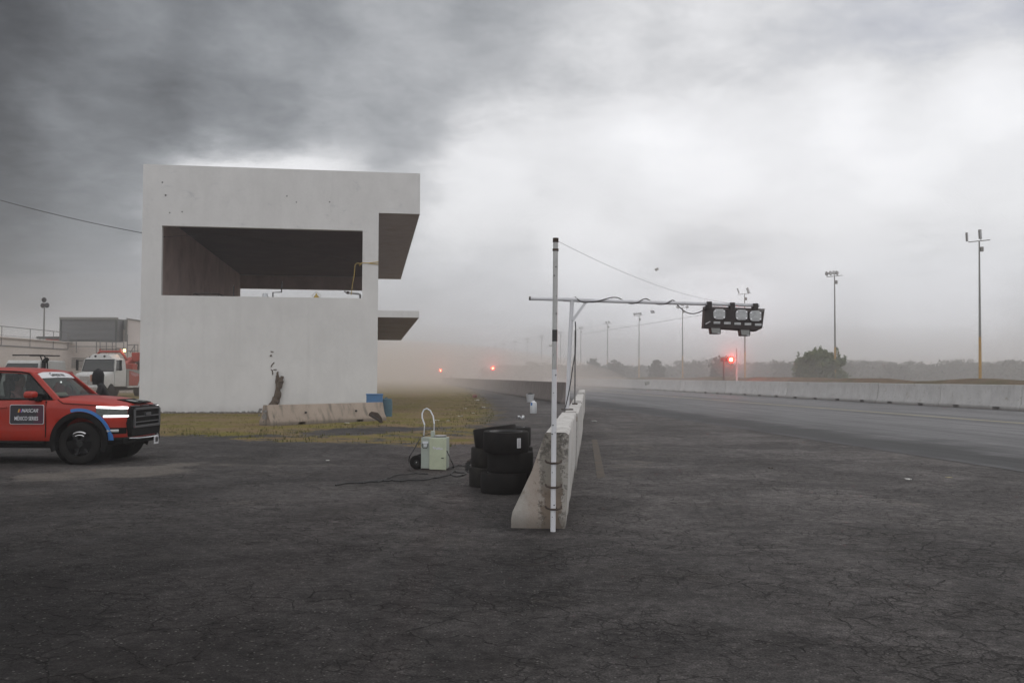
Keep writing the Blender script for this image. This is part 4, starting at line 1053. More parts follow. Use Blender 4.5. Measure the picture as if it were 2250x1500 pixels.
# ================================================================== LIGHT POLES
def light_pole(px, H, kind, label, lean=0.0, hgt=14.0, yel=True):
    z = FPX * (hgt - CAMH) / H; x = (px - 1125) * z / FPX
    t = empty('floodlight_pole', (x, z, 0), 0, label, 'light pole', 'floodlight poles beyond the far wall')
    MB().tube([(0, 0, 0), (lean * .4, 0, hgt * .38)], [.14, .115], 10).build('pole_foot', 'pole_yellow' if yel else 'pole_grey', t)
    MB().tube([(lean * .4, 0, hgt * .38), (lean, 0, hgt - .05)], [.112, .06], 10).build('pole', 'pole_grey', t)
    MB().tube([(lean - 1.0, -.05, hgt - .12), (lean + 1.0, .05, hgt + .1)], .045, 6).build('crossarm', 'pole_grey', t)
    MB().box((lean + .2, 0, hgt - .75), (.28, .25, .42)).build('ballast_box', 'pole_grey', t, bevel=.02)
    def head(x, zc, w, h, ry, rz):
        M3 = Matrix.Rotation(rz, 3, 'Z') @ Matrix.Rotation(ry, 3, 'Y')
        c = Vector((lean + x, 0, hgt + zc))
        f = MB().box(c, (w, .14, h), M3).build('floodlight', 'pole_grey', t, bevel=.02)
        MB().box(c + M3 @ Vector((0, -.075, 0)), (w * .82, .01, h * .86), M3).build('lens', 'steel', f)
        MB().tube([(lean + x + .1, 0, hgt + .02), c + M3 @ Vector((w * .3, .05, -h * .4))], .025, 5).build('bracket', 'pole_grey', f)
    if kind == 0: head(-1.12, .35, .34, .8, -.12, .9); head(.08, .6, .42, .85, -.12, .7)
    elif kind == 1:
        for x, zc, rz in ((-.95, .28, .5), (-.5, .35, .2), (-.05, .4, -.1), (.3, .38, .5)): head(x, zc, .42, .42, .5, rz)
    elif kind == 2: head(-.95, .45, .16, .75, -.4, .3); head(.5, .5, .34, .8, -.35, .3)
    elif kind == 3: head(0, .55, .42, .45, 0, .2); head(-.85, .1, .5, .4, .6, .1); head(.85, .1, .5, .4, -.6, .1)
    else: head(-.35, .3, .5, .35, .3, .2); head(.25, .4, .4, .4, -.3, .1)
    return t
LP = [(2153, 302, 0), (1835, 223, 1), (1637, 183, 2), (1500, 152, 3), (1404, 134, 1), (1334, 116, 4), (1276, 104, 4), (1232, 94, 4), (1190, 86, 4), (1158, 80, 4), (1131, 74, 4), (1107, 69, 4), (1088, 64, 4), (1073, 60, 4), (1058, 56, 4), (1043, 52, 4), (1020, 48, 4)]
LL = ['tallest floodlight pole with yellow foot and two tilted lamps, standing farthest out over the track', 'floodlight pole with four clustered lamps rising behind the big bush',
      'floodlight pole with two flared lamps showing above and below the black signal board', 'floodlight pole with a cross of lamps, just before the arm cable droop']
for i, (px, H, k) in enumerate(LP):
    light_pole(px, H, k, LL[i] if i < 4 else '%s floodlight pole of the row counting from the tall yellow-footed one' % ORD[i], lean=(.10, .02, 0, 0, .05, .15)[i] if i < 6 else rnd.uniform(-.1, .15))
wa, wb_ = at(1279, 734, 240), at(1556, 690, ZA)
P = []
for i in range(20):
    s = (i / 19) ** 2.2; P.append(wb_.lerp(wa, s))
tag(MB().tube(P, [.0025 + .022 * (i / 19) ** 2 for i in range(20)], 5).build('span_wire', 'cable_pale'), 'faint grey wire slanting down from the board to the distant light poles', 'wire')

# ---- red signals
def signal(px, py, z, pxpost, label, r=.12, board=True):
    p = at(px, py, z); q0 = at(pxpost, py, z); t = empty('red_signal', (q0.x, z, 0), 0, label, 'signal light', 'red signal lights by the track')
    MB().tube([(0, 0, 0), (0, 0, p.z)], .10, 8).build('post', 'iron_rust', t)
    dx = p.x - q0.x
    if board: 
        bd = MB(); bd.bb(-.32, dx + .1, -.04, .06, p.z - .2, p.z - .13); bd.bb(-.32, dx + .1, -.04, .06, p.z + .13, p.z + .2); bd.bb(-.32, dx + .1, .0, .05, p.z - .13, p.z + .13); bd.build('sign_board', 'iron_rust', t)
    c = (dx, -.10, p.z)
    MB().lathe([(0, -.07), (r * .6, -.05), (r, 0), (r * .8, .05), (0, .06)], 20, 'y', c=c).build('lamp', 'lamp_red', t)
    MB().lathe([(r * 1.0, -.03), (r * 1.9, -.02), (r * 1.95, .02), (r * 1.0, .02)], 24, 'y', c=(dx, -.06, p.z)).build('halo_ring', 'lamp_red_halo', t)  # glowing ring added around the lamp to stand in for its red halo
    MB().lathe([(r * 2.0, -.12), (r * 2.1, -.12), (r * 2.1, .1), (r * 2.0, .1)], 20, 'y', c=c).build('lamp_housing', 'board_black', t)
    lt = bpy.data.lights.new('red_glow', 'SPOT'); lt.energy = 160000 if z < 150 else 60000 * (z / 100) ** 1.2; lt.color = (1, .06, .03); lt.shadow_soft_size = .15; lt.spot_size = R(4.5); lt.spot_blend = 1.0
    lo = bpy.data.objects.new('red_glow', lt); COL.objects.link(lo); lo.parent = t; lo.location = (dx, -.45, p.z); lo.rotation_euler = (Vector((0, 0, 4.3)) - Vector((p.x, z, p.z))).to_track_quat('-Z', 'Y').to_euler()
    l2 = bpy.data.lights.new('red_lamp', 'POINT'); l2.energy = 260 if z < 150 else 40; l2.color = (1, .06, .03); l2.shadow_soft_size = .15
    lo = bpy.data.objects.new('red_lamp', l2); COL.objects.link(lo); lo.parent = t; lo.location = (dx, -.4, p.z)
    return t
signal(1606, 790, 100, 1590, 'glowing red signal light on a dark board behind the far white wall', .17)
signal(1083, 809, 200, 1083, 'distant glowing red light above the track, beside the faint light poles', .24, False)
signal(968, 813.5, 270, 968, 'smallest distant red light, close to the tower side of the track', .25, False)
p = at(1619, 830, 100.5)
t = empty('marker_post', (p.x, p.y, 0), 0, 'thin pale post standing beside the red signal light', 'post')
MB().tube([(0, 0, 0), (0, 0, at(1619, 800, 100.5).z)], .10, 8).build('lower_post', 'white_paint', t); MB().tube([(0, 0, at(1619, 800, 100.5).z), (-.03, 0, at(1618, 765, 100.5).z)], .04, 8).build('rod', 'pole_grey', t)
p = at(991, 820, 190); zt = at(991, 807, 190).z
t = empty('person', (p.x, p.y, 0), 0, 'distant person in bluish clothes standing on the track', 'person')

# ================================================================== PEOPLE (skin-modifier bodies)
def skin_body(name, joints, bones, mat, parent):
    me = bpy.data.meshes.new(name); ks = list(joints); me.from_pydata([joints[k][0] for k in ks], [(ks.index(a), ks.index(b)) for a, b in bones], [])
    o = bpy.data.objects.new(name, me); COL.objects.link(o)
    sk = o.modifiers.new('skin', 'SKIN'); sk.use_smooth_shade = True
    for i, k in enumerate(ks):
        r = joints[k][1]; r = r if isinstance(r, tuple) else (r, r)
        me.skin_vertices[0].data[i].radius = r; me.skin_vertices[0].data[i].use_root = (i == 0)
    ss = o.modifiers.new('sub', 'SUBSURF'); ss.levels = 1; ss.render_levels = 1
    dg = bpy.context.evaluated_depsgraph_get(); me2 = bpy.data.meshes.new_from_object(o.evaluated_get(dg))
    bpy.data.objects.remove(o); me2.materials.clear(); me2.materials.append(MATS[mat]); me2.polygons.foreach_set('use_smooth', [True] * len(me2.polygons))
    o2 = bpy.data.objects.new(name, me2); COL.objects.link(o2); o2.parent = parent
    return o2
def standing(root, S, mat_top, mat_leg, hood, lean=0.0, arm=0.0):
    L = lean
    J = {'pel': ((0, 0, .95 * S), (.15, .11)), 'wst': ((L * .3, 0, 1.1 * S), (.14, .10)), 'chs': ((L * .8, 0, 1.32 * S), (.17, .12)), 'nck': ((L * 1.2, 0, 1.48 * S), .06),
         'hd': ((L * 1.5, 0, 1.60 * S), (.085, .10)), 'top': ((L * 1.6, 0, 1.70 * S), .06),
         'ls': ((L * .9, .19, 1.40 * S), .07), 'le': ((L * 1.0 + arm * .15, .25, 1.14 * S), .05), 'lw': ((L + arm * .4, .22, .95 * S), .038),
         'rs': ((L * .9, -.19, 1.40 * S), .07), 're': ((L * 1.0 + arm * .15, -.25, 1.14 * S), .05), 'rw': ((L + arm * .4, -.22, .95 * S), .038),
         'lh': ((0, .10, .88 * S), .10), 'lk': ((.03, .11, .5 * S), .07), 'la': ((0, .12, .08), .05), 'lf': ((.16, .13, .04), .04),
         'rh': ((0, -.10, .88 * S), .10), 'rk': ((.03, -.11, .5 * S), .07), 'ra': ((0, -.12, .08), .05), 'rf': ((.16, -.13, .04), .04)}
    Bn = [('pel', 'wst'), ('wst', 'chs'), ('chs', 'nck'), ('nck', 'hd'), ('hd', 'top'), ('chs', 'ls'), ('ls', 'le'), ('le', 'lw'), ('chs', 'rs'), ('rs', 're'), ('re', 'rw'),
          ('pel', 'lh'), ('lh', 'lk'), ('lk', 'la'), ('la', 'lf'), ('pel', 'rh'), ('rh', 'rk'), ('rk', 'ra'), ('ra', 'rf')]
    b = skin_body('body', J, Bn, mat_top, root)
    if hood:
        c = Vector(J['hd'][0]); secs = []
        prof = [(-.16, .115), (-.06, .122), (.05, .128), (.13, .10), (.185, .03)]
        mb = MB(); mb.lathe([(.02, -.16)] + [(r * 1.0, zz) for zz, r in prof] + [(.0, .2)], 18, 'z', c=(c.x - .01, c.y, c.z + .02)); mb.build('hood', hood, root)
        mb = MB(); mb.box((c.x + .13, 0, c.z + .0), (.05, .13, .16)); mb.build('face', 'skin', root, bevel=.03)
    for s in (1, -1):     # hands, five curled fingers each
        w = Vector(J['lw' if s > 0 else 'rw'][0]); mb = MB()
        mb.tube([w, w + Vector((.02, 0, -.05)), w + Vector((.03, 0, -.09))], [.03, .042, .036], 8)
        for k in range(4):
            bb_ = w + Vector((.045 - .02 * k, 0, -.09)); mb.tube([bb_, bb_ + Vector((.006, -s * .006, -.035)), bb_ + Vector((0, -s * .025, -.055 + .006 * abs(k - 1)))], [.0095, .009, .007], 6)
        mb.tube([w + Vector((.04, 0, -.03)), w + Vector((.07, -s * .01, -.06)), w + Vector((.065, -s * .02, -.085))], [.011, .010, .008], 6)
        mb.build('hand', 'skin', root)
    return b
standing(t, .97, 'cloth_blue', 'cloth_blue', 'cloth_blue')      # the distant person begun above
t.rotation_euler = (0, 0, R(-90))
p = at(240, 850, 21.2)
t = empty('person', (p.x, p.y, 0), R(195), 'person in a black hooded coat with olive front, stooping behind the red pickup hood', 'person')
standing(t, .98, 'cloth_black', 'cloth_black', 'cloth_black', lean=.16, arm=.5)
mb = MB(); mb.loft([[( .05, y_, z_) for y_, z_ in ((-.16, .8), (-.17, 1.1), (-.14, 1.36), (.02, 1.38), (.02, 1.1), (.02, .8))], [(.24, y_ * .9, z_) for y_, z_ in ((-.16, .8), (-.17, 1.1), (-.14, 1.36), (.02, 1.38), (.02, 1.1), (.02, .8))]], close=True, smooth=True)
mb.build('vest', 'cloth_olive', t, bevel=.04)

# ================================================================== RED PICKUP
pk = empty('pickup_truck', (-7.87, 18.42, 0), R(-1.5), 'red pickup truck with lit white headlight bars, black door sticker and blue stripe', 'pickup truck')
WY = .94
ST = [  # f, half width, z edge, z centre, z bottom, shoulder z
(.80, .60, .96, 1.00, .46), (.775, .70, 1.03, 1.07, .42), (.70, .785, 1.07, 1.115, .40), (.58, .855, 1.095, 1.145, .40), (.42, .905, 1.115, 1.18, .42), (.15, .935, 1.14, 1.215, .44), (-.2, .94, 1.16, 1.24, .44),
(-.45, .94, 1.175, 1.25, .42), (-.60, .94, 1.18, 1.21, .42), (-1.0, .94, 1.185, 1.20, .42), (-2.0, .94, 1.185, 1.20, .42), (-2.9, .94, 1.185, 1.20, .42), (-3.0, .94, 1.20, 1.20, .42), (-4.2, .93, 1.20, 1.20, .44), (-4.35, .91, 1.18, 1.18, .5)]
def sec(f, w, ze, zc, zb):
    half = [(w * .93, zb), (w * .985, zb + .10), (w * .975, zb + .22), (w * .985, (zb + ze) / 2 + .05), (w, ze - .16), (w * .99, ze - .07), (w * .955, ze - .01), (w * .86, ze + (zc - ze) * .45), (w * .60, ze + (zc - ze) * .75), (w * .52, ze + (zc - ze) * .97), (w * .2, zc)]
    return [(f, -y, z) for y, z in half] + [(f, y, z) for y, z in reversed(half)]
mb = MB(); mb.loft([sec(*s) for s in ST], close=True, smooth=True)
body = mb.build('body', 'car_red', pk, autosm=True)
def boolean_cut(o, cutters):
    objs = []
    for c in cutters:
        md = o.modifiers.new('cut', 'BOOLEAN'); md.operation = 'DIFFERENCE'; md.solver = 'EXACT'; md.object = c
    dg = bpy.context.evaluated_depsgraph_get(); dg.update(); me = bpy.data.meshes.new_from_object(o.evaluated_get(dg))
    o.modifiers.clear(); o.data = me
    for c in cutters: bpy.data.objects.remove(c)
cut = []
for fx in (0, -3.2):
    for sy in (-1, 1):
        c = MB().lathe([(0, -.25), (.455, -.25), (.455, .25), (0, .25)], 36, 'y', c=(fx, sy * .88, .43)).build('cutter', 'car_black', pk); cut.append(c)
c = MB().bb(-4.25, -3.08, -.78, .78, .8, 1.5).build('cutter', 'car_black', pk); cut.append(c)
c = MB().bb(.58, 1.2, -.62, .62, .52, 1.0).build('cutter', 'car_black', pk); cut.append(c)
boolean_cut(body, cut)
for fx in (0, -3.2):
    for sy in (-1, 1):
        MB().lathe([(.0, -sy * .22), (.452, -sy * .22), (.452, sy * .245)], 36, 'y', c=(fx, sy * .70, .43)).build('wheel_well', 'car_black', pk)
        mb = MB(); arc = []; n = 26                    # black flare
        for k in range(n + 1):
            a = R(-22 + 224 * k / n); ca, sa = math.cos(a), math.sin(a)
            arc.append([(fx + ca * rr_, sy * yy, .43 + sa * rr_) for rr_, yy in ((.43, .93), (.435, .965), (.47, .975), (.53, .955), (.54, .925))])
        mb.loft(arc, caps=False); mb.build('wheel_arch', 'car_black', pk)
        # wheel
        wy = sy * .80
        w = MB().lathe([(.235, -.125), (.28, -.135), (.35, -.13), (.385, -.10), (.392, 0), (.385, .10), (.35, .13), (.28, .135), (.235, .125)], 48, 'y', c=(fx, wy, .39)).build('wheel', 'rubber', pk)
        MB().lathe([(.0, .02), (.20, .02), (.232, -.05), (.238, -.12), (.245, -.12), (.24, .1)] if sy < 0 else [(.0, -.02), (.20, -.02), (.232, .05), (.238, .12), (.245, .12), (.24, -.1)], 40, 'y', c=(fx, wy, .39)).build('rim', 'rim_dark', w)
        mb = MB()
        for k in range(6):
            a = R(60 * k + 12); M3 = Matrix.Rotation(-a, 3, 'Y')
            mb.box(Vector((fx, wy + sy * .065, .39)) + M3 @ Vector((.125, 0, 0)), (.20, .035, .045), M3)
        mb.lathe([(0, -.03), (.06, -.03), (.07, 0), (.06, .03), (0, .03)], 16, 'y', c=(fx, wy + sy * .075, .39)); mb.build('spokes', 'rim_dark', w)
        if sy < 0:
            mb = MB(); P = [(fx + math.cos(R(a)) * .205, wy - .10, .39 + math.sin(R(a)) * .205) for a in range(58, 128, 6)]; mb.tube(P, .022, 6)
            P = [(fx + math.cos(R(a)) * .15, wy - .10, .39 + math.sin(R(a)) * .15) for a in range(58, 128, 8)]; mb.tube(P, .012, 6); mb.build('rim_lip', 'chrome', w)
# blue stripe over the front arch (each side)
for sy in (-1,):
    arc = []
    for k in range(25):
        a = R(106 - 104 * k / 24); rI, rO = .545, .60
        if k > 21: rI, rO = .50, .62
        yb = .935 if k < 12 else .935 - .05 * (k - 12) / 12
        arc.append([(math.cos(a) * rr_, sy * (yb + e), .43 + math.sin(a) * rr_) for rr_, e in ((rI, .0), (rI, .012), (rO, .008), (rO, -.004))])
    MB().loft(arc, close=True).build('blue_stripe', 'wrap_blue', pk)
MB().box((.40, -.945, .70), (.025, .012, .11), Matrix.Rotation(R(-30), 3, 'Y')).build('side_marker', 'amber', pk)
# headlights: two light bars and a dim lens between, following the corner
def corner(z, w, f0=.30, f1=.78):
    P = []
    for k in range(9):
        f = f0 + (f1 - f0) * k / 8
        # half width at f
        for i in range(len(ST) - 1):
            a, b = ST[i], ST[i + 1]
            if b[0] <= f <= a[0]: s = (f - b[0]) / (a[0] - b[0]); hw = b[1] + (a[1] - b[1]) * s; break
        P.append((f, hw + w, z(f) if callable(z) else z))
    return P
for sy in (-1, 1):
    hl = empty('headlight', (0, 0, 0)); hl.parent = pk
    M_ = MB(); P = corner(lambda f: .99 + (.78 - f) * .03, .0); up = [[(x, sy * y, z + .035), (x + .01, sy * (y + .022), z + .035), (x + .01, sy * (y + .022), z - .11), (x, sy * y, z - .11)] for x, y, z in P]
    M_.loft(up, close=True).build('lens', 'lamp_glass', hl)
    P = corner(lambda f: 1.035 + (.78 - f) * .04, .03, .32, .785); MB().tube([(x, sy * y, z) for x, y, z in P], [.02] * 6 + [.024, .028, .024], 8).build('upper_light_bar', 'lamp_white', hl)
    P = corner(.885, .03, .44, .79); MB().tube([(x, sy * y, z) for x, y, z in P], .019, 8).build('lower_light_bar', 'lamp_white', hl)
    P = corner(.62, .0, .42, .775); MB().loft([[(x, sy * (y - .01), z + .055), (x, sy * (y + .012), z + .055), (x, sy * (y + .012), z - .055), (x, sy * (y - .01), z - .055)] for x, y, z in P], close=True).build('fog_recess', 'car_black', pk)
    P = corner(.62, .022, .5, .68); MB().tube([(x, sy * y, z) for x, y, z in P], .026, 8).build('fog_light', 'flood_glass', pk)
# grille block
mb = MB(); fr = [(-.66, 1.0), (-.60, 1.045), (.60, 1.045), (.66, 1.0), (.70, .75), (.66, .50), (-.66, .50), (-.70, .75)]
mb.prism([(y, z) for y, z in fr], .56, .86, 'x'); mb.build('grille', 'car_black', pk, bevel=.02)
mb = MB(); mb.bb(.86, .885, -.56, .56, .985, 1.03)
for s in (-1, 1): mb.bb(.86, .885, s * .58 - .035, s * .58 + .035, .66, 1.0)
mb.bb(.86, .88, -.56, .56, .85, .875); mb.bb(.86, .88, -.56, .56, .75, .772); mb.bb(.86, .885, -.55, .55, .655, .70); mb.bb(.86, .9, -.12, .12, .87, .93)
mb.build('grille_bars', 'grille_grey', pk, bevel=.006)
for y in (-.42, 0, .42): MB().box((.80, y, 1.062), (.10, .26, .022)).build('marker_lamp', 'grille_grey', pk, bevel=.006)
mb = MB(); mb.prism([(-.82, .36), (-.84, .50), (.84, .50), (.82, .36)], .35, .80, 'x'); mb.build('bumper', 'car_black', pk, bevel=.03)
MB().tube([(.80, -.66, .475), (.90, -.45, .465), (.93, 0, .46), (.90, .45, .465), (.80, .66, .475)], .018, 8).build('skid_bar', 'chrome', pk)
MB().box((.93, .30, .385), (.015, .20, .15)).build('plate', 'white_print', pk, bevel=.003)
MB().box((.94, .30, .392), (.012, .11, .085)).box((.94, .30, .445), (.012, .08, .01)).build('plate_print', 'ink_black', pk)
mb = MB(); mb.prism([(.25, -.38), (.62, -.34), (.62, .34), (.25, .38)], 1.160, 1.178, 'z'); hs = mb.build('hood_scoop', 'car_black', pk, bevel=.006); hs.rotation_euler = (0, R(9.5), 0); hs.location = (.0, 0, .066)
for y in (-.22, .2): MB().box((.48, y, 1.184), (.16, .18, .012)).build('scoop_vent', 'truck_grey', hs, bevel=.003)
# shut lines
mb = MB()
for f in (-.62, -1.62, -2.72): mb.bb(f - .004, f + .004, -.942, -.9, .5, 1.16)
mb.tube([(-.42, -.90, 1.185), (-.30, -.945, 1.12), (.1, -.942, 1.10), (.36, -.925, 1.08)], .008, 6)
mb.build('shut_line', 'car_black', pk)
MB().bb(-4.2, .3, -.90, .90, .30, .43).build('underbody', 'car_black', pk)
MB().tube([(-.62, -.93, .40), (-2.7, -.93, .40)], .035, 8).build('side_step', 'car_black', pk)
# cab
def cabp(f, y, z): return (f, y, z)
Ab, At = (-.46, .865, 1.175), (-1.0, .70, 1.665)        # A pillar base/top
Bt, Bb = (-1.62, .73, 1.70), (-1.62, .905, 1.18)
Ct, Cb = (-2.62, .71, 1.69), (-2.86, .905, 1.18)
mb = MB()
rs_ = [(-.97, .685, 1.655, 1.70), (-1.05, .71, 1.69, 1.745), (-1.35, .735, 1.715, 1.775), (-1.8, .74, 1.72, 1.785), (-2.3, .73, 1.715, 1.775), (-2.66, .71, 1.69, 1.745)]
mb.loft([[(f, -w, ze - .045), (f, -w, ze), (f, -w * .9, ze + (zc - ze) * .55), (f, -w * .5, zc - .008), (f, 0, zc), (f, w * .5, zc - .008), (f, w * .9, ze + (zc - ze) * .55), (f, w, ze), (f, w, ze - .045), (f, 0, ze - .04)] for f, w, ze, zc in rs_], close=True)
mb.build('roof', 'car_red', pk)
def quadbar(mb, a, b, wa, wb2, th):   # bar a->b with width along x and thickness along y
    a, b = Vector(a), Vector(b)
    mb.loft([[(p.x - w, p.y, p.z), (p.x + w, p.y, p.z), (p.x + w, p.y - math.copysign(th, p.y), p.z), (p.x - w, p.y - math.copysign(th, p.y), p.z)] for p, w in ((a, wa), (b, wb2))], close=True, smooth=False)
for s in (-1, 1):
    mb = MB()
    def S(p): return (p[0], p[1] * s, p[2])
    quadbar(mb, S(Ab), S(At), .075, .06, .06); mb.build('windscreen_pillar', 'car_red', pk, bevel=.012)
    mb = MB(); quadbar(mb, S(Bb), S(Bt), .05, .045, .05); mb.build('door_pillar', 'car_black', pk)
    mb = MB(); quadbar(mb, S(Cb), S(Ct), .14, .09, .06); mb.build('rear_pillar', 'car_red', pk, bevel=.012)
    mb = MB(); mb.poly([S((-.53, .875, 1.185)), S((-1.58, .893, 1.185)), S((-1.58, .725, 1.69)), S((-1.06, .70, 1.665))]); mb.build('side_window', 'car_glass', pk)
    mb = MB(); mb.poly([S((-1.66, .893, 1.185)), S((-2.76, .893, 1.185)), S((-2.60, .71, 1.68)), S((-1.66, .725, 1.69))]); mb.build('side_window', 'car_glass', pk)
    mb = MB(); mb.tube([S((-.52, .885, 1.19)), S((-1.6, .905, 1.187)), S((-2.8, .905, 1.187))], .014, 6); mb.tube([S((-.55, .87, 1.2)), S((-1.06, .715, 1.66)), S((-1.2, .735, 1.69)), S((-1.6, .742, 1.705))], .013, 6); mb.build('window_trim', 'car_black', pk)
    mr = MB(); mr.box((-.84, s * 1.06, 1.275), (.17, .25, .13)); mo = mr.build('wing_mirror', 'car_red', pk, bevel=.045)
    MB().box((-.80, s * 1.0, 1.20), (.12, .22, .05)).box((-.76, s * .93, 1.2), (.1, .1, .09)).build('mirror_foot', 'car_black', mo, bevel=.015)
    MB().box((-.70, s * .895, 1.235), (.20, .02, .11)).build('mirror_panel', 'car_black', pk, bevel=.004)
    MB().tube([S((-1.35, .95, 1.04)), S((-1.52, .955, 1.04))], .014, 8).build('door_handle', 'car_red', pk)
# windscreen: curved grid
def wsp(u, v):   # u across -1..1, v 0 bottom ..1 top
    bx, by, bz = -.40 - .10 * u * u, .855 * u, 1.195; tx, ty, tz = -.955 - .06 * u * u, .69 * u, 1.668 + .022 * (1 - u * u)
    return Vector((bx + (tx - bx) * v + .02 * v * (1 - v), by + (ty - by) * v, bz + (tz - bz) * v))
def wspatch(u0, u1, v0, v1, off, name, mat, nu=10, nv=5):
    mb = MB(); secs = []
    nrm = Vector((.68, 0, .73)) * off
    for i in range(nv + 1): secs.append([tuple(wsp(u0 + (u1 - u0) * j / nu, v0 + (v1 - v0) * i / nv) + nrm) for j in range(nu + 1)])
    mb.loft(secs, caps=False); return mb.build(name, mat, pk)
wspatch(-1, 1, 0, 1, 0, 'windscreen', 'car_glass')
wspatch(-.98, .98, .78, 1.0, .008, 'sun_strip', 'white_print')
wspatch(-1, 1, -.05, .05, .010, 'wiper_cowl', 'car_black')
wspatch(-.80, -.38, .09, .27, -.02, 'paper_on_dash', 'cart_green', 4, 2)
tb = text('Gmysar.mx', .15, 'sun_strip_print', 'ink_black', pk, Matrix.Identity(4), .001, 0, 1.0)
for v in tb.data.vertices:       # lay the lettering on the curved glass
    u = max(-.9, min(.9, v.co.x / .95 - .02)); q3 = wsp(u * 1.0, .89 + v.co.y / .80) + Vector((.68, 0, .73)) * .013
    v.co = q3
wspatch(-.9, .9, .0, .02, .02, 'wiper', 'car_black', 8, 1)
MB().poly([(-2.68, -.66, 1.2), (-2.68, .66, 1.2), (-2.62, .6, 1.66), (-2.62, -.6, 1.66)]).build('rear_window', 'car_glass', pk)
MB().bb(-2.6, -.55, -.83, .83, 1.195, 1.212).build('interior_deck', 'interior', pk)
for y in (-.38, .38):
    se = MB().box((-1.55, y, 1.36), (.14, .44, .36), Matrix.Rotation(R(-10), 3, 'Y')).build('seat', 'interior', pk, bevel=.05)
    MB().box((-1.60, y, 1.58), (.09, .24, .15)).build('headrest', 'interior', se, bevel=.03)
MB().box((-.55, 0, 1.235), (.3, 1.5, .05)).build('dashboard', 'interior', pk, bevel=.02)
MB().lathe([(.16, -.012), (.175, 0), (.16, .012), (.15, 0), (.16, -.012)], 24, 'x', c=(-.85, .38, 1.28)).build('steering_wheel', 'interior', pk)
MB().box((-.93, 0, 1.60), (.03, .18, .05)).build('rear_view_mirror', 'interior', pk, bevel=.01)
MB().lathe([(0, -.02), (.018, 0), (0, .02)], 10, 'x', c=(-.86, .08, 1.50)).build('cabin_lamp', 'lamp_white', pk)
# door sticker
sk = empty('door_sticker', (-.965, -.945, .915)); sk.parent = pk
def rrect(w, h, r, n=5):
    o = []
    for cx, cz, a0 in ((w - r, h - r, 0), (-w + r, h - r, 90), (-w + r, -h + r, 180), (w - r, -h + r, 270)):
        for k in range(n + 1): a = R(a0 + 90 * k / n); o.append((cx + r * math.cos(a), cz + r * math.sin(a)))
    return o
MB().prism(rrect(.315, .178, .03), -.003, .02).build('border', 'white_print', sk)
MB().prism(rrect(.307, .170, .027), -.006, .02).build('panel', 'sticker_black', sk)
MB().prism([(.306, -.15), (.306, .15), (.28, .168), (.05, .168), (.2, .05), (.12, -.168), (.28, -.168)], -.0075, .01).build('plum_fade', 'plum_tint', sk)
MX = Matrix.Rotation(R(90), 4, 'X')
text('NASCAR', .092, 'logo_print', 'white_print', sk, Matrix.Translation((.055, -.009, .068)) @ MX, .001, .35, .86)
text('MÉXICO SERIES', .098, 'series_print', 'white_print', sk, Matrix.Translation((-.005, -.009, -.075)) @ MX, .001, 0, .66)
for dx, mname in ((-.165, 'print_yellow'), (-.140, 'print_red'), (-.115, 'print_blue')):
    MB().prism([(dx, .038), (dx + .02, .038), (dx + .036, .098), (dx + .016, .098)], -.009, -.005).build('logo_bar', mname, sk)
MB().bb(-.1, .1, -.009, -.005, -.006, -.001).bb(-.1, .1, -.009, -.005, .151, .158).bb(-.1, .1, -.009, -.005, -.158, -.151).build('rule', 'grille_grey', sk)
for o_ in sk.children: o_.rotation_euler = (0, 0, 0)
# driver
dr = empty('person', pk.matrix_world @ Vector((0, 0, 0)), 0, 'driver in a pinkish shirt sitting inside the red pickup', 'person')
dr.location = (pk.location.x - 1.42, pk.location.y - .36, 0)
J = {'pel': ((0, 0, .90), (.15, .13)), 'chs': ((-.04, 0, 1.22), (.17, .12)), 'nck': ((-.02, 0, 1.38), .055), 'hd': ((.0, 0, 1.49), (.08, .095)), 'top': ((.0, 0, 1.58), .06),
     'ls': ((-.02, .19, 1.28), .06), 'le': ((.22, .24, 1.12), .045), 'lw': ((.42, .12, 1.26), .035), 'rs': ((-.02, -.19, 1.28), .06), 're': ((.22, -.24, 1.12), .045), 'rw': ((.42, -.10, 1.26), .035)}
skin_body('body', J, [('pel', 'chs'), ('chs', 'nck'), ('nck', 'hd'), ('hd', 'top'), ('chs', 'ls'), ('ls', 'le'), ('le', 'lw'), ('chs', 'rs'), ('rs', 're'), ('re', 'rw')], 'cloth_pink', dr)
MB().lathe([(0, -.13), (.07, -.1), (.092, 0), (.09, .08), (0, .13)], 16, 'z', c=(.01, 0, 1.51)).build('head', 'skin', dr)
MB().lathe([(.095, .0), (.102, .06), (.07, .13), (0, .15)], 16, 'z', c=(-.01, 0, 1.52)).build('hair', 'cloth_black', dr)

# ================================================================== TOW TRUCK (front faces the camera)
fp = at(197, 850, 66)
tk = empty('tow_truck', (fp.x, fp.y, 0), R(-90 - 2), 'white and red tow truck with lit headlight and red crane, parked behind the pickup', 'tow truck')
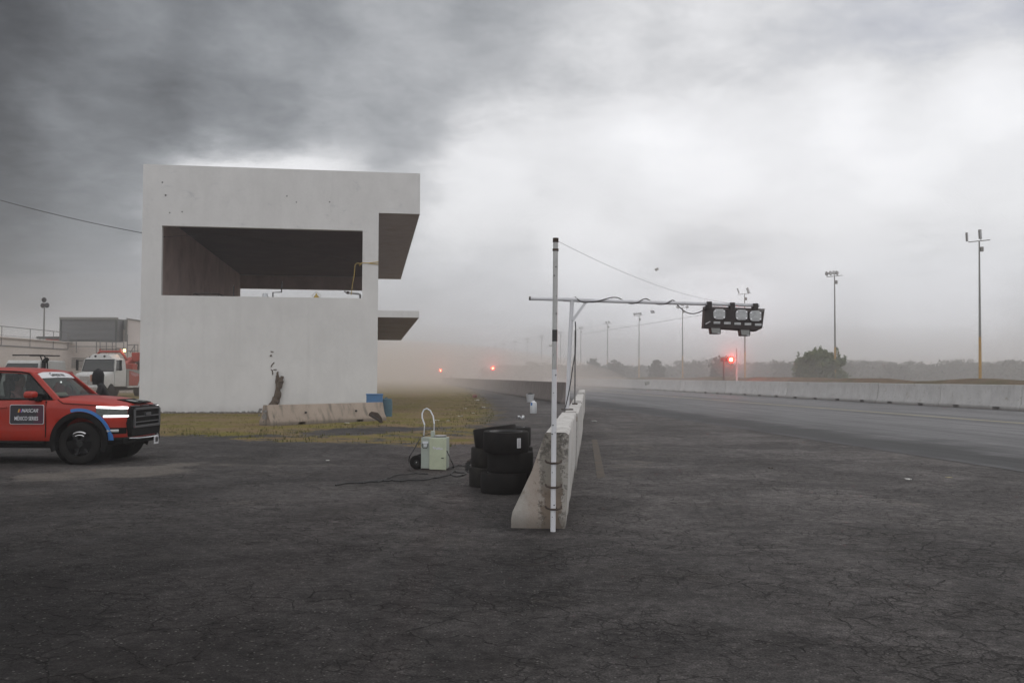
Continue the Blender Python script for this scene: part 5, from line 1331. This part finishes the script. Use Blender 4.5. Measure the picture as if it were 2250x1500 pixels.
# local: x forward (towards camera), y to the truck's left (photo right)
mb = MB(); mb.loft([[(x, -w, zb), (x, -w, zt - .15), (x, -w * .9, zt), (x, w * .9, zt), (x, w, zt - .15), (x, w, zb)] for x, w, zb, zt in ((0, 1.0, .75, 1.62), (-.1, 1.08, .7, 1.72), (-1.2, 1.18, .7, 1.86))], close=True, smooth=False)
mb.build('hood', 'white_paint', tk, bevel=.04)
mb = MB(); mb.loft([[(x, -1.2, .8), (x, -1.22, 1.9), (x2, -1.12, 2.72), (x2 - .03, -.95, 2.82), (x2 - .03, .95, 2.82), (x2, 1.12, 2.72), (x, 1.22, 1.9), (x, 1.2, .8)] for x, x2 in ((-1.2, -1.45), (-3.0, -3.0))], close=True, smooth=False)
cab = mb.build('cab', 'white_paint', tk, bevel=.03)
MB().poly([(-1.19, -1.10, 1.92), (-1.19, 1.10, 1.92), (-1.43, 1.02, 2.66), (-1.43, -1.02, 2.66)]).build('windscreen', 'glass_dark', tk)
MB().tube([(-1.19, -1.12, 1.9), (-1.19, 1.12, 1.9), (-1.44, 1.04, 2.68), (-1.44, -1.04, 2.68), (-1.19, -1.12, 1.9)], .03, 6).build('windscreen_frame', 'car_black', tk)
MB().poly([(-1.35, 1.235, 1.95), (-2.3, 1.235, 1.95), (-2.3, 1.16, 2.6), (-1.6, 1.16, 2.6)]).build('side_window', 'glass_dark', tk)
mb = MB(); mb.loft([[(-1.5, -.8, 2.8), (-1.55, -.6, 3.08), (-1.55, .6, 3.08), (-1.5, .8, 2.8)], [(-2.8, -.9, 2.8), (-2.7, -.7, 3.12), (-2.7, .7, 3.12), (-2.8, .9, 2.8)]], close=True, smooth=False); mb.build('roof_fairing', 'white_paint', tk, bevel=.03)
for y in (-.35, .3): MB().lathe([(0, -.02), (.07, -.02), (.07, .04), (0, .05)], 12, 'x', c=(-1.5, y, 2.93)).build('roof_lamp', 'car_black', tk)
mb = MB(); mb.tube([(-3.1, -1.35, 2.75), (-3.0, -.95, 3.05), (-3.0, -.75, 3.3), (-3.0, .75, 3.3), (-3.0, 1.0, 3.05), (-3.0, 1.25, 2.7)], .09, 8); mb.tube([(-3.0, -.75, 3.3), (-3.0, -.75, 3.5)], .06, 6); mb.tube([(-3.0, .75, 3.3), (-3.0, .75, 3.5)], .06, 6)
mb.build('light_frame', 'crane_red', tk)
MB().tube([(-3.0, -.8, 3.46), (-3.0, .8, 3.46)], .03, 6).build('lamp_rail', 'car_black', tk)
MB().box((-3.0, -1.35, 2.85), (.2, .3, .2)).box((-3.0, -1.2, 2.95), (.15, .2, .2)).build('winch_lamp', 'rim_dark', tk, bevel=.03)
MB().lathe([(0, 0), (.08, 0), (.075, .16), (0, .18)], 12, 'z', c=(-3.0, 1.05, 3.3)).build('beacon', 'beacon_amber', tk)
for s in (-1, 1):
    MB().lathe([(0, .03), (.11, .03), (.13, -.02), (.1, -.04), (0, -.04)], 14, 'x', c=(.03, s * .82, 1.32)).build('headlight', 'lamp_white' if s > 0 else 'flood_glass', tk)
    mo = MB().box((-1.3, s * 1.55, 2.3), (.1, .16, .75)).build('wing_mirror', 'car_black', tk, bevel=.02); MB().tube([(-1.4, s * 1.2, 2.6), (-1.3, s * 1.55, 2.62)], .02, 5).tube([(-1.4, s * 1.2, 2.0), (-1.3, s * 1.55, 1.98)], .02, 5).build('mirror_arm', 'car_black', mo)
    MB().lathe([(0, -.16), (.42, -.16), (.5, -.12), (.52, 0), (.5, .12), (.42, .16), (0, .16)], 24, 'y', c=(-.85, s * 1.02, .52)).build('wheel', 'rubber', tk)
    w = MB().lathe([(0, -.28), (.42, -.28), (.5, -.22), (.52, 0), (.5, .22), (.42, .28), (0, .28)], 28, 'y', c=(-5.75, s * 1.0, .52)).build('wheel', 'rubber', tk)
    MB().lathe([(0, -.03), (.12, -.05), (.28, .0), (.28, .06), (0, .06)] if s < 0 else [(0, .05), (.12, .04), (.28, .0), (.28, -.06), (0, -.06)], 20, 'y', c=(-5.75, s * 1.27, .52)).build('hub', 'steel', w)
mb = MB(); mb.bb(-.02, .06, -.7, .7, .95, 1.55); mb.build('grille', 'chrome', tk, bevel=.02)
MB().box((.1, 0, .68), (.2, 2.3, .32)).build('bumper', 'chrome', tk, bevel=.04)
mb = MB()
for y_ in (.9, -.9):
    out = [(-3.15, .75), (-3.15, 2.0), (-3.35, 2.05), (-5.2, 1.98), (-5.45, 1.82), (-6.6, 1.78), (-6.6, .95), (-6.4, .95), (-6.3, 1.15), (-6.05, 1.32), (-5.6, 1.35), (-5.3, 1.2), (-5.15, .9), (-5.1, .75)]
    mb.prism(out, y_ - .3, y_ + .3)
mb.build('side_body', 'truck_grey', tk)
MB().prism([(-3.5, 1.95), (-4.4, 1.82), (-5.5, 1.65), (-6.55, 1.5), (-6.55, 1.0), (-6.2, 1.45), (-5.5, 1.45), (-5.1, 1.1), (-4.9, .85), (-3.5, .85)], 1.203, 1.212).build('side_graphic', 'crane_red', tk)
MB().prism([(-3.7, 1.85), (-4.5, 1.75), (-5.6, 1.60), (-4.6, 1.5), (-3.9, 1.62)], 1.213, 1.218).build('graphic_swoosh', 'cloth_pink', tk)
MB().bb(-6.5, -.3, -.5, .5, .5, .8).build('chassis', 'car_black', tk)
MB().tube([(-3.2, 1.23, .75), (-5.0, 1.23, .75), (-5.25, 1.23, 1.1), (-5.6, 1.23, 1.42), (-6.0, 1.23, 1.42), (-6.3, 1.23, 1.2)], .05, 8).build('body_trim', 'white_paint', tk)
cr = MB(); cr.box((-5.0, .3, 2.4), (2.2, .5, .5), Matrix.Rotation(R(18), 3, 'Y')); cr.box((-5.8, .75, 2.95), (.55, .6, .7)); cr.box((-4.6, .8, 2.2), (.9, .7, .5)); cr.build('crane', 'crane_red', tk, bevel=.05)
cr = MB(); rr = random.Random(6)
for k in range(10): cr.tube([(-5 - rr.random(), .6 + rr.random() * .7, 2.0), (-5 - rr.random() * 1.5, .5 + rr.random() * .9, 2.7 + rr.random() * .3)], .035, 5)
cr.build('crane_levers', 'iron_rust', tk)

# ---- second white truck behind the pickup, at the frame edge
p = at(16, 850, 44)
wt = empty('recovery_truck', (p.x, p.y, 0), R(-97), 'white truck with a black roof rack, only its cab showing over the pickup roof', 'truck')
mb = MB(); mb.loft([[(x, -.9, .5), (x, -.95, 1.62), (x2, -.82, 2.30), (x2, .82, 2.30), (x, .95, 1.62), (x, .9, .5)] for x, x2 in ((-.9, -1.15), (-3.2, -3.2))], close=True, smooth=False); mb.build('cab', 'white_paint', wt, bevel=.05)
MB().poly([(-.89, -.86, 1.82), (-.89, .86, 1.82), (-1.10, .78, 2.16), (-1.10, -.78, 2.16)]).build('windscreen', 'glass_dark', wt)
mb = MB(); mb.loft([[(x, -.85, .5), (x, -.88, zt), (x, .88, zt), (x, .85, .5)] for x, zt in ((.2, 1.2), (-.9, 1.62))], close=True, smooth=False); mb.build('hood', 'white_paint', wt, bevel=.05)
for s in (-1, 1):
    for x in (-.3, -3.4): MB().lathe([(0, -.13), (.34, -.13), (.4, 0), (.34, .13), (0, .13)], 24, 'y', c=(x, s * .82, .4)).build('wheel', 'rubber', wt)
MB().bb(-5.0, -3.25, -.9, .9, .6, 1.3).build('cargo_bed', 'white_paint', wt, bevel=.03)
MB().tube([(-1.5, -.8, 2.55), (-1.5, .78, 2.55), (-1.3, 1.1, 2.3), (-1.1, 1.25, 1.8)], .035, 6).tube([(-2.8, -.8, 2.55), (-2.8, .78, 2.55)], .03, 6).tube([(-1.5, .6, 2.55), (-2.8, .6, 2.55)], .03, 6).tube([(-1.5, .6, 2.55), (-1.5, .7, 2.3)], .03, 6).build('roof_rack', 'car_black', wt)
mo = MB().box((-.95, 1.15, 2.05), (.1, .2, .26)).build('wing_mirror', 'car_black', wt, bevel=.03); MB().tube([(-1.0, .9, 1.9), (-.95, 1.1, 1.95)], .025, 5).tube([(-.95, 1.15, 2.2), (-1.2, 1.15, 2.36)], .11, 8).build('spot_lamp', 'car_black', mo)
# ---- red service cart with white beacon
p = at(104, 850, 46)
ca = empty('service_car', (p.x, p.y, 0), R(-90), 'low red car roof with a white beacon, glimpsed behind the pickup', 'car'); ca.scale = (1, .62, .95)
mb = MB(); mb.loft([[(x, -.8, .35), (x, -.85, .9), (x, .85, .9), (x, .8, .35)] for x in (.9, -3.2)], close=True, smooth=False); mb.build('body', 'car_red', ca, bevel=.08)
mb = MB(); mb.loft([[(-.2, -.75, .9), (-.2, .75, .9), (-.7, .0, 1.5)], [(-2.6, -.75, .9), (-2.6, .75, .9), (-2.2, 0, 1.5)]], close=True, smooth=False) if False else mb.loft([[(.1, -.78, .9), (-.6, -.36, 1.9), (-.6, .30, 1.9), (.1, .78, .9)], [(-2.8, -.78, .9), (-2.2, -.36, 1.9), (-2.2, .30, 1.9), (-2.8, .78, .9)]], close=True, smooth=False); mb.build('cabin', 'car_red', ca, bevel=.05)
MB().poly([(.09, -.6, 1.0), (.09, .6, 1.0), (-.48, .33, 1.74), (-.48, -.38, 1.74)]).build('windscreen', 'glass_dark', ca)
for s in (-1, 1):
    for x in (.3, -2.6): MB().lathe([(0, -.1), (.27, -.1), (.31, 0), (.27, .1), (0, .1)], 20, 'y', c=(x, s * .78, .31)).build('wheel', 'rubber', ca)
mb = MB(); mb.loft([[(-.8 - d, -.14 + i, 1.9) for i, d in ((0, 0), (.26, 0), (.26, .2), (0, .2))], [(-.85 - d, -.06 + i, 2.12) for i, d in ((0, 0), (.1, 0), (.1, .1), (0, .1))]], close=True, smooth=False); mb.build('beacon_foot', 'white_paint', ca)
MB().lathe([(0, 0), (.11, .02), (.12, .08), (.06, .13), (0, .14)], 14, 'z', c=(-.9, .0, 2.12)).build('beacon', 'plastic_white', ca)

# ================================================================== BUILDINGS ON THE SIDE BEHIND THE TRUCKS
XW = -38.9
bl = empty('paddock_building', (XW, 70, 0), 0, 'long pale paddock building with flat roof behind the parked trucks', 'building')
MB().bb(-9, 0, -40, 14.49, 0, 4.4).build('wall', 'wall_far', bl)
MB().bb(-9.2, .12, -40, 14.38, 4.4, 4.5).build('roof_edge', 'wall_far', bl)
MB().bb(.003, .04, -40, 13.6, 3.78, 3.86).build('wall_seam', 'rail_grey', bl)
a = at(88, 799, 79.0); 
w = MB().bb(0.0, .05, 8.0, 10.8, at(88, 806, 79).z, at(88, 793, 79).z).build('window', 'wall_far', bl); MB().bb(.05, .06, 8.1, 9.1, at(88, 805, 79).z, at(88, 794, 79).z).build('pane', 'shutter_dark', w)
bl2 = empty('service_building', (XW, 84.5, 0), 0, 'pale service building facing the camera between the paddock building and the tower', 'building')
MB().bb(.0, 16, 0, 14, 0, 4.55).build('wall', 'wall_far', bl2)
MB().bb(.0, 5.2, -.06, -.002, 2.2, 3.0).build('wall_panel', 'shutter', bl2)
MB().bb(0, 16, -.10, -.003, 3.05, 3.12).build('ledge', 'rail_grey', bl2)
# shuttered kiosk on the roof
kp = at(128, 752, 84.2); 
ki = empty('shuttered_kiosk', (kp.x, 84.6, 4.56), 0, 'grey kiosk with closed roller shutter standing on the flat roofs', 'kiosk')
kw = at(256, 752, 84.6).x - kp.x; kh = at(190, 700, 84.6).z - 4.56
MB().bb(0, kw, 0, 5, 0, kh).build('body', 'shutter', ki)
mb = MB()
n = 16
for k in range(n): z0 = .12 + (kh - .25) * k / n; mb.prism([(-.02 - .0, z0), (-.055, z0 + .02), (-.055, z0 + (kh - .25) / n * .7), (-.02, z0 + (kh - .25) / n * .95)], .12, kw - .12, 'x')
mb.build('roller_shutter', 'shutter', ki)
MB().bb(-.08, kw + .08, -.14, .1, kh - .1, kh + .12).build('shutter_box', 'pole_grey', ki)
MB().bb(-.06, .08, -.1, 0, 0, kh).bb(kw - .08, kw + .06, -.1, 0, 0, kh).bb(0, kw, -.09, 0, 0, .08).build('door_frame', 'shutter_dark', ki)
bp2 = at(258, 760, 86)
sh = empty('metal_shed', (bp2.x, 86, 4.56), 0, 'grey corrugated shed with sloping top beside the shuttered kiosk', 'shed')
w2 = at(281, 760, 86).x - bp2.x; w3 = at(318, 760, 86).x - bp2.x; hh = at(262, 702, 86).z - 4.56; hm = at(262, 724, 86).z - 4.56
MB().bb(0.02, w2, .02, 4, hm, hh).build('upper_cladding', 'truck_grey', sh)
MB().bb(0.02, w2, .0, 4, 0, hm).build('lower_wall', 'wall_far', sh)
mb = MB(); mb.prism([(w2, 0), (w2, hh + .02), (w3, hh - .22), (w3, 0)], -.4, 4); mb.build('side_cladding', 'wall_far', sh)
mb = MB(); mb.prism([(w2 - .06, -.0), (w2 - .06, hh - .05), (w2 + .08, hh - .05), (w2 + .08, 0)], -.52, -.4); mb.prism([(w2, hh + .02), (w2, hh + .12), (w3, hh - .12), (w3, hh - .22)], -.5, 4.1); mb.build('frame', 'pole_grey', sh)
# railings
rl = empty('railing', (XW + .1, 70, 0), 0, 'grey pipe railing running along the long paddock building', 'railing', 'pipe railings on the pale buildings')
mb = MB(); mb.tube([(0, -30, 5.28), (0, 13.5, 5.28)], .03, 5); mb.tube([(0, -30, 4.6), (0, 13.5, 4.6)], .012, 4); mb.build('rail', 'rail_grey', rl)
for y in (-14, -6, -2, 2.6, 6.9, 10.8, 13.5): MB().tube([(0, y, 3.86), (0, y, 5.28)], .028, 5).build('upright', 'rail_grey', rl)
rl = empty('railing', (XW + .2, 83.9, 0), 0, 'grey pipe railing in front of the service building under the kiosk', 'railing', 'pipe railings on the pale buildings')
def rx(px, py): q3 = at(px, py, 83.9); return (q3.x - XW - .2, 0, q3.z)
mb = MB()
for a, b in (((149, 745), (213, 745)), ((149, 761), (255, 761)), ((213, 750), (272, 752)), ((255, 764), (272, 765))): mb.tube([rx(*a), rx(*b)], .035, 5)
mb.build('rail', 'rail_grey', rl)
for px, y0, y1 in ((168, 748, 775), (212, 746, 776), (220, 746, 776), (234, 752, 776), (247, 752, 776), (255, 750, 778), (272, 752, 778), (149, 734, 752)): MB().tube([rx(px, y0), rx(px, y1)], .045, 5).build('upright', 'rail_grey', rl)
sc = empty('scaffold_stair', (at(292, 780, 82).x, 82, 0), 0, 'thin metal scaffold stair against the pale wall beside the tower edge', 'scaffold')
def sx(px, py): q3 = at(px, py, 82); return (q3.x - sc.location.x, 0, q3.z)
mb = MB()
for a, b in (((280, 735), (280, 830)), ((296, 757), (296, 785)), ((303, 757), (303, 790)), ((280, 758), (304, 757)), ((280, 771), (304, 771)), ((296, 758), (286, 775)), ((296, 785), (286, 822)), ((290, 771), (303, 785))): mb.tube([sx(*a), sx(*b)], .04, 5)
mb.build('frame', 'rail_grey', sc); MB().tube([sx(288, 785), sx(303, 786)], .09, 5).build('step', 'rail_grey', sc)
ds = empty('roof_sign', (at(80, 742, 88).x, 88, 4.5), 0, 'dark bar with a red canopy under it, on the far roof next to the kiosk', 'canopy')
w = at(127, 742, 88).x - ds.location.x; z1, z0_ = at(80, 739, 88).z - 4.5, at(80, 744, 88).z - 4.5
MB().bb(0, w, 0, .5, z0_, z1).build('dark_bar', 'shutter_dark', ds); x_ = at(97, 742, 88).x - ds.location.x
MB().prism([(x_, z0_ - .25), (x_ + .2, z0_ - .02), (w, z0_ - .02), (w, z0_ - .25)], -.1, .6).build('red_canopy', 'crane_red', ds); MB().bb(.2, .3, .1, .2, -.1, z0_).bb(w - .3, w - .2, .1, .2, -.1, z0_).build('leg', 'pole_grey', ds)
zl = 95; lp = at(96, 745, zl); 
t = empty('floodlight_pole', (lp.x, zl, 0), 0, 'slim floodlight pole with three dark round lamps above the paddock building roof', 'light pole')
ht = at(96, 672, zl).z
MB().tube([(0, 0, 0), (0, 0, ht)], [.12, .07], 8).build('pole', 'pole_grey', t)
for dx, dz in ((-.05, .55), (-.15, .0), (.25, .02)):
    f = MB().lathe([(0, -.12), (.2, -.1), (.26, .0), (.15, .15), (0, .2)], 14, 'y', c=(dx, 0, ht + dz + .05)).build('floodlight', 'board_black', t); MB().tube([(0, 0, ht), (dx, 0, ht + dz)], .03, 5).build('bracket', 'pole_grey', f)

# ================================================================== DUSTY AIR
mb = MB(); mb.bb(-895, 895, -190, 1190, -1.0, 31.0)
hz_ = bpy.data.materials.new('haze'); hz_.use_nodes = True; nt = hz_.node_tree; nt.nodes.clear()
o_ = nt.nodes.new('ShaderNodeOutputMaterial'); v_ = nt.nodes.new('ShaderNodeVolumePrincipled')
v_.inputs['Color'].default_value = (.91, .90, .90, 1); v_.inputs['Density'].default_value = .0014; v_.inputs['Anisotropy'].default_value = .25
nt.links.new(v_.outputs[0], o_.inputs['Volume']); MATS['haze'] = hz_
tag(mb.build('haze', 'haze'), 'pale brown blowing dust in the air', 'haze', kind='stuff')
def dust_or_glow_bank(name, c, r, dens, col, label):
    m_ = bpy.data.materials.new(name); m_.use_nodes = True; nt = m_.node_tree; nt.nodes.clear()
    o_ = nt.nodes.new('ShaderNodeOutputMaterial'); v_ = nt.nodes.new('ShaderNodeVolumePrincipled')
    v_.inputs['Color'].default_value = (*col, 1); v_.inputs['Density'].default_value = dens; v_.inputs['Anisotropy'].default_value = .25
    nt.links.new(v_.outputs[0], o_.inputs['Volume']); MATS[name] = m_
    b = bmesh.new(); bmesh.ops.create_icosphere(b, subdivisions=5, radius=1.0)
    for v in b.verts: v.co = Vector((v.co.x * r[0], v.co.y * r[1], v.co.z * r[2]))
    me = bpy.data.meshes.new(name); b.to_mesh(me); b.free(); me.materials.append(m_)
    o = bpy.data.objects.new(name, me); COL.objects.link(o); o.location = c
    return tag(o, label, 'dust cloud', kind='stuff')
dust_or_glow_bank('dust_or_glow', (20, 330, 0), (430, 262, 7), .0028, (.86, .815, .785), 'lowest and densest layer of pale brown dust across the far end of the track')
dust_or_glow_bank('dust_or_glow', (20, 340, 0), (450, 268, 14), .0013, (.90, .875, .86), 'middle layer of pale brown dust reaching halfway up the distant light poles')
dust_or_glow_bank('dust_or_glow', (20, 350, 0), (470, 274, 27), .0008, (.91, .90, .89), 'thin upper veil of dust rising above the distant light poles')
dust_or_glow_bank('dust_or_glow', (-28, 150, 0), (46, 88, 7), .0095, (.84, .735, .65), 'thicker low brown dust blowing past the far side of the tower')

rp_ = at(1606, 790, 100)
dust_or_glow_bank('dust_or_glow', (rp_.x, rp_.y - 1.2, rp_.z), (2.3, 2.0, 2.1), .030, (.88, .84, .82), 'small added ball of haze for the red glow around the signal light')  # ball of haze added to carry the signal lamp's red glow
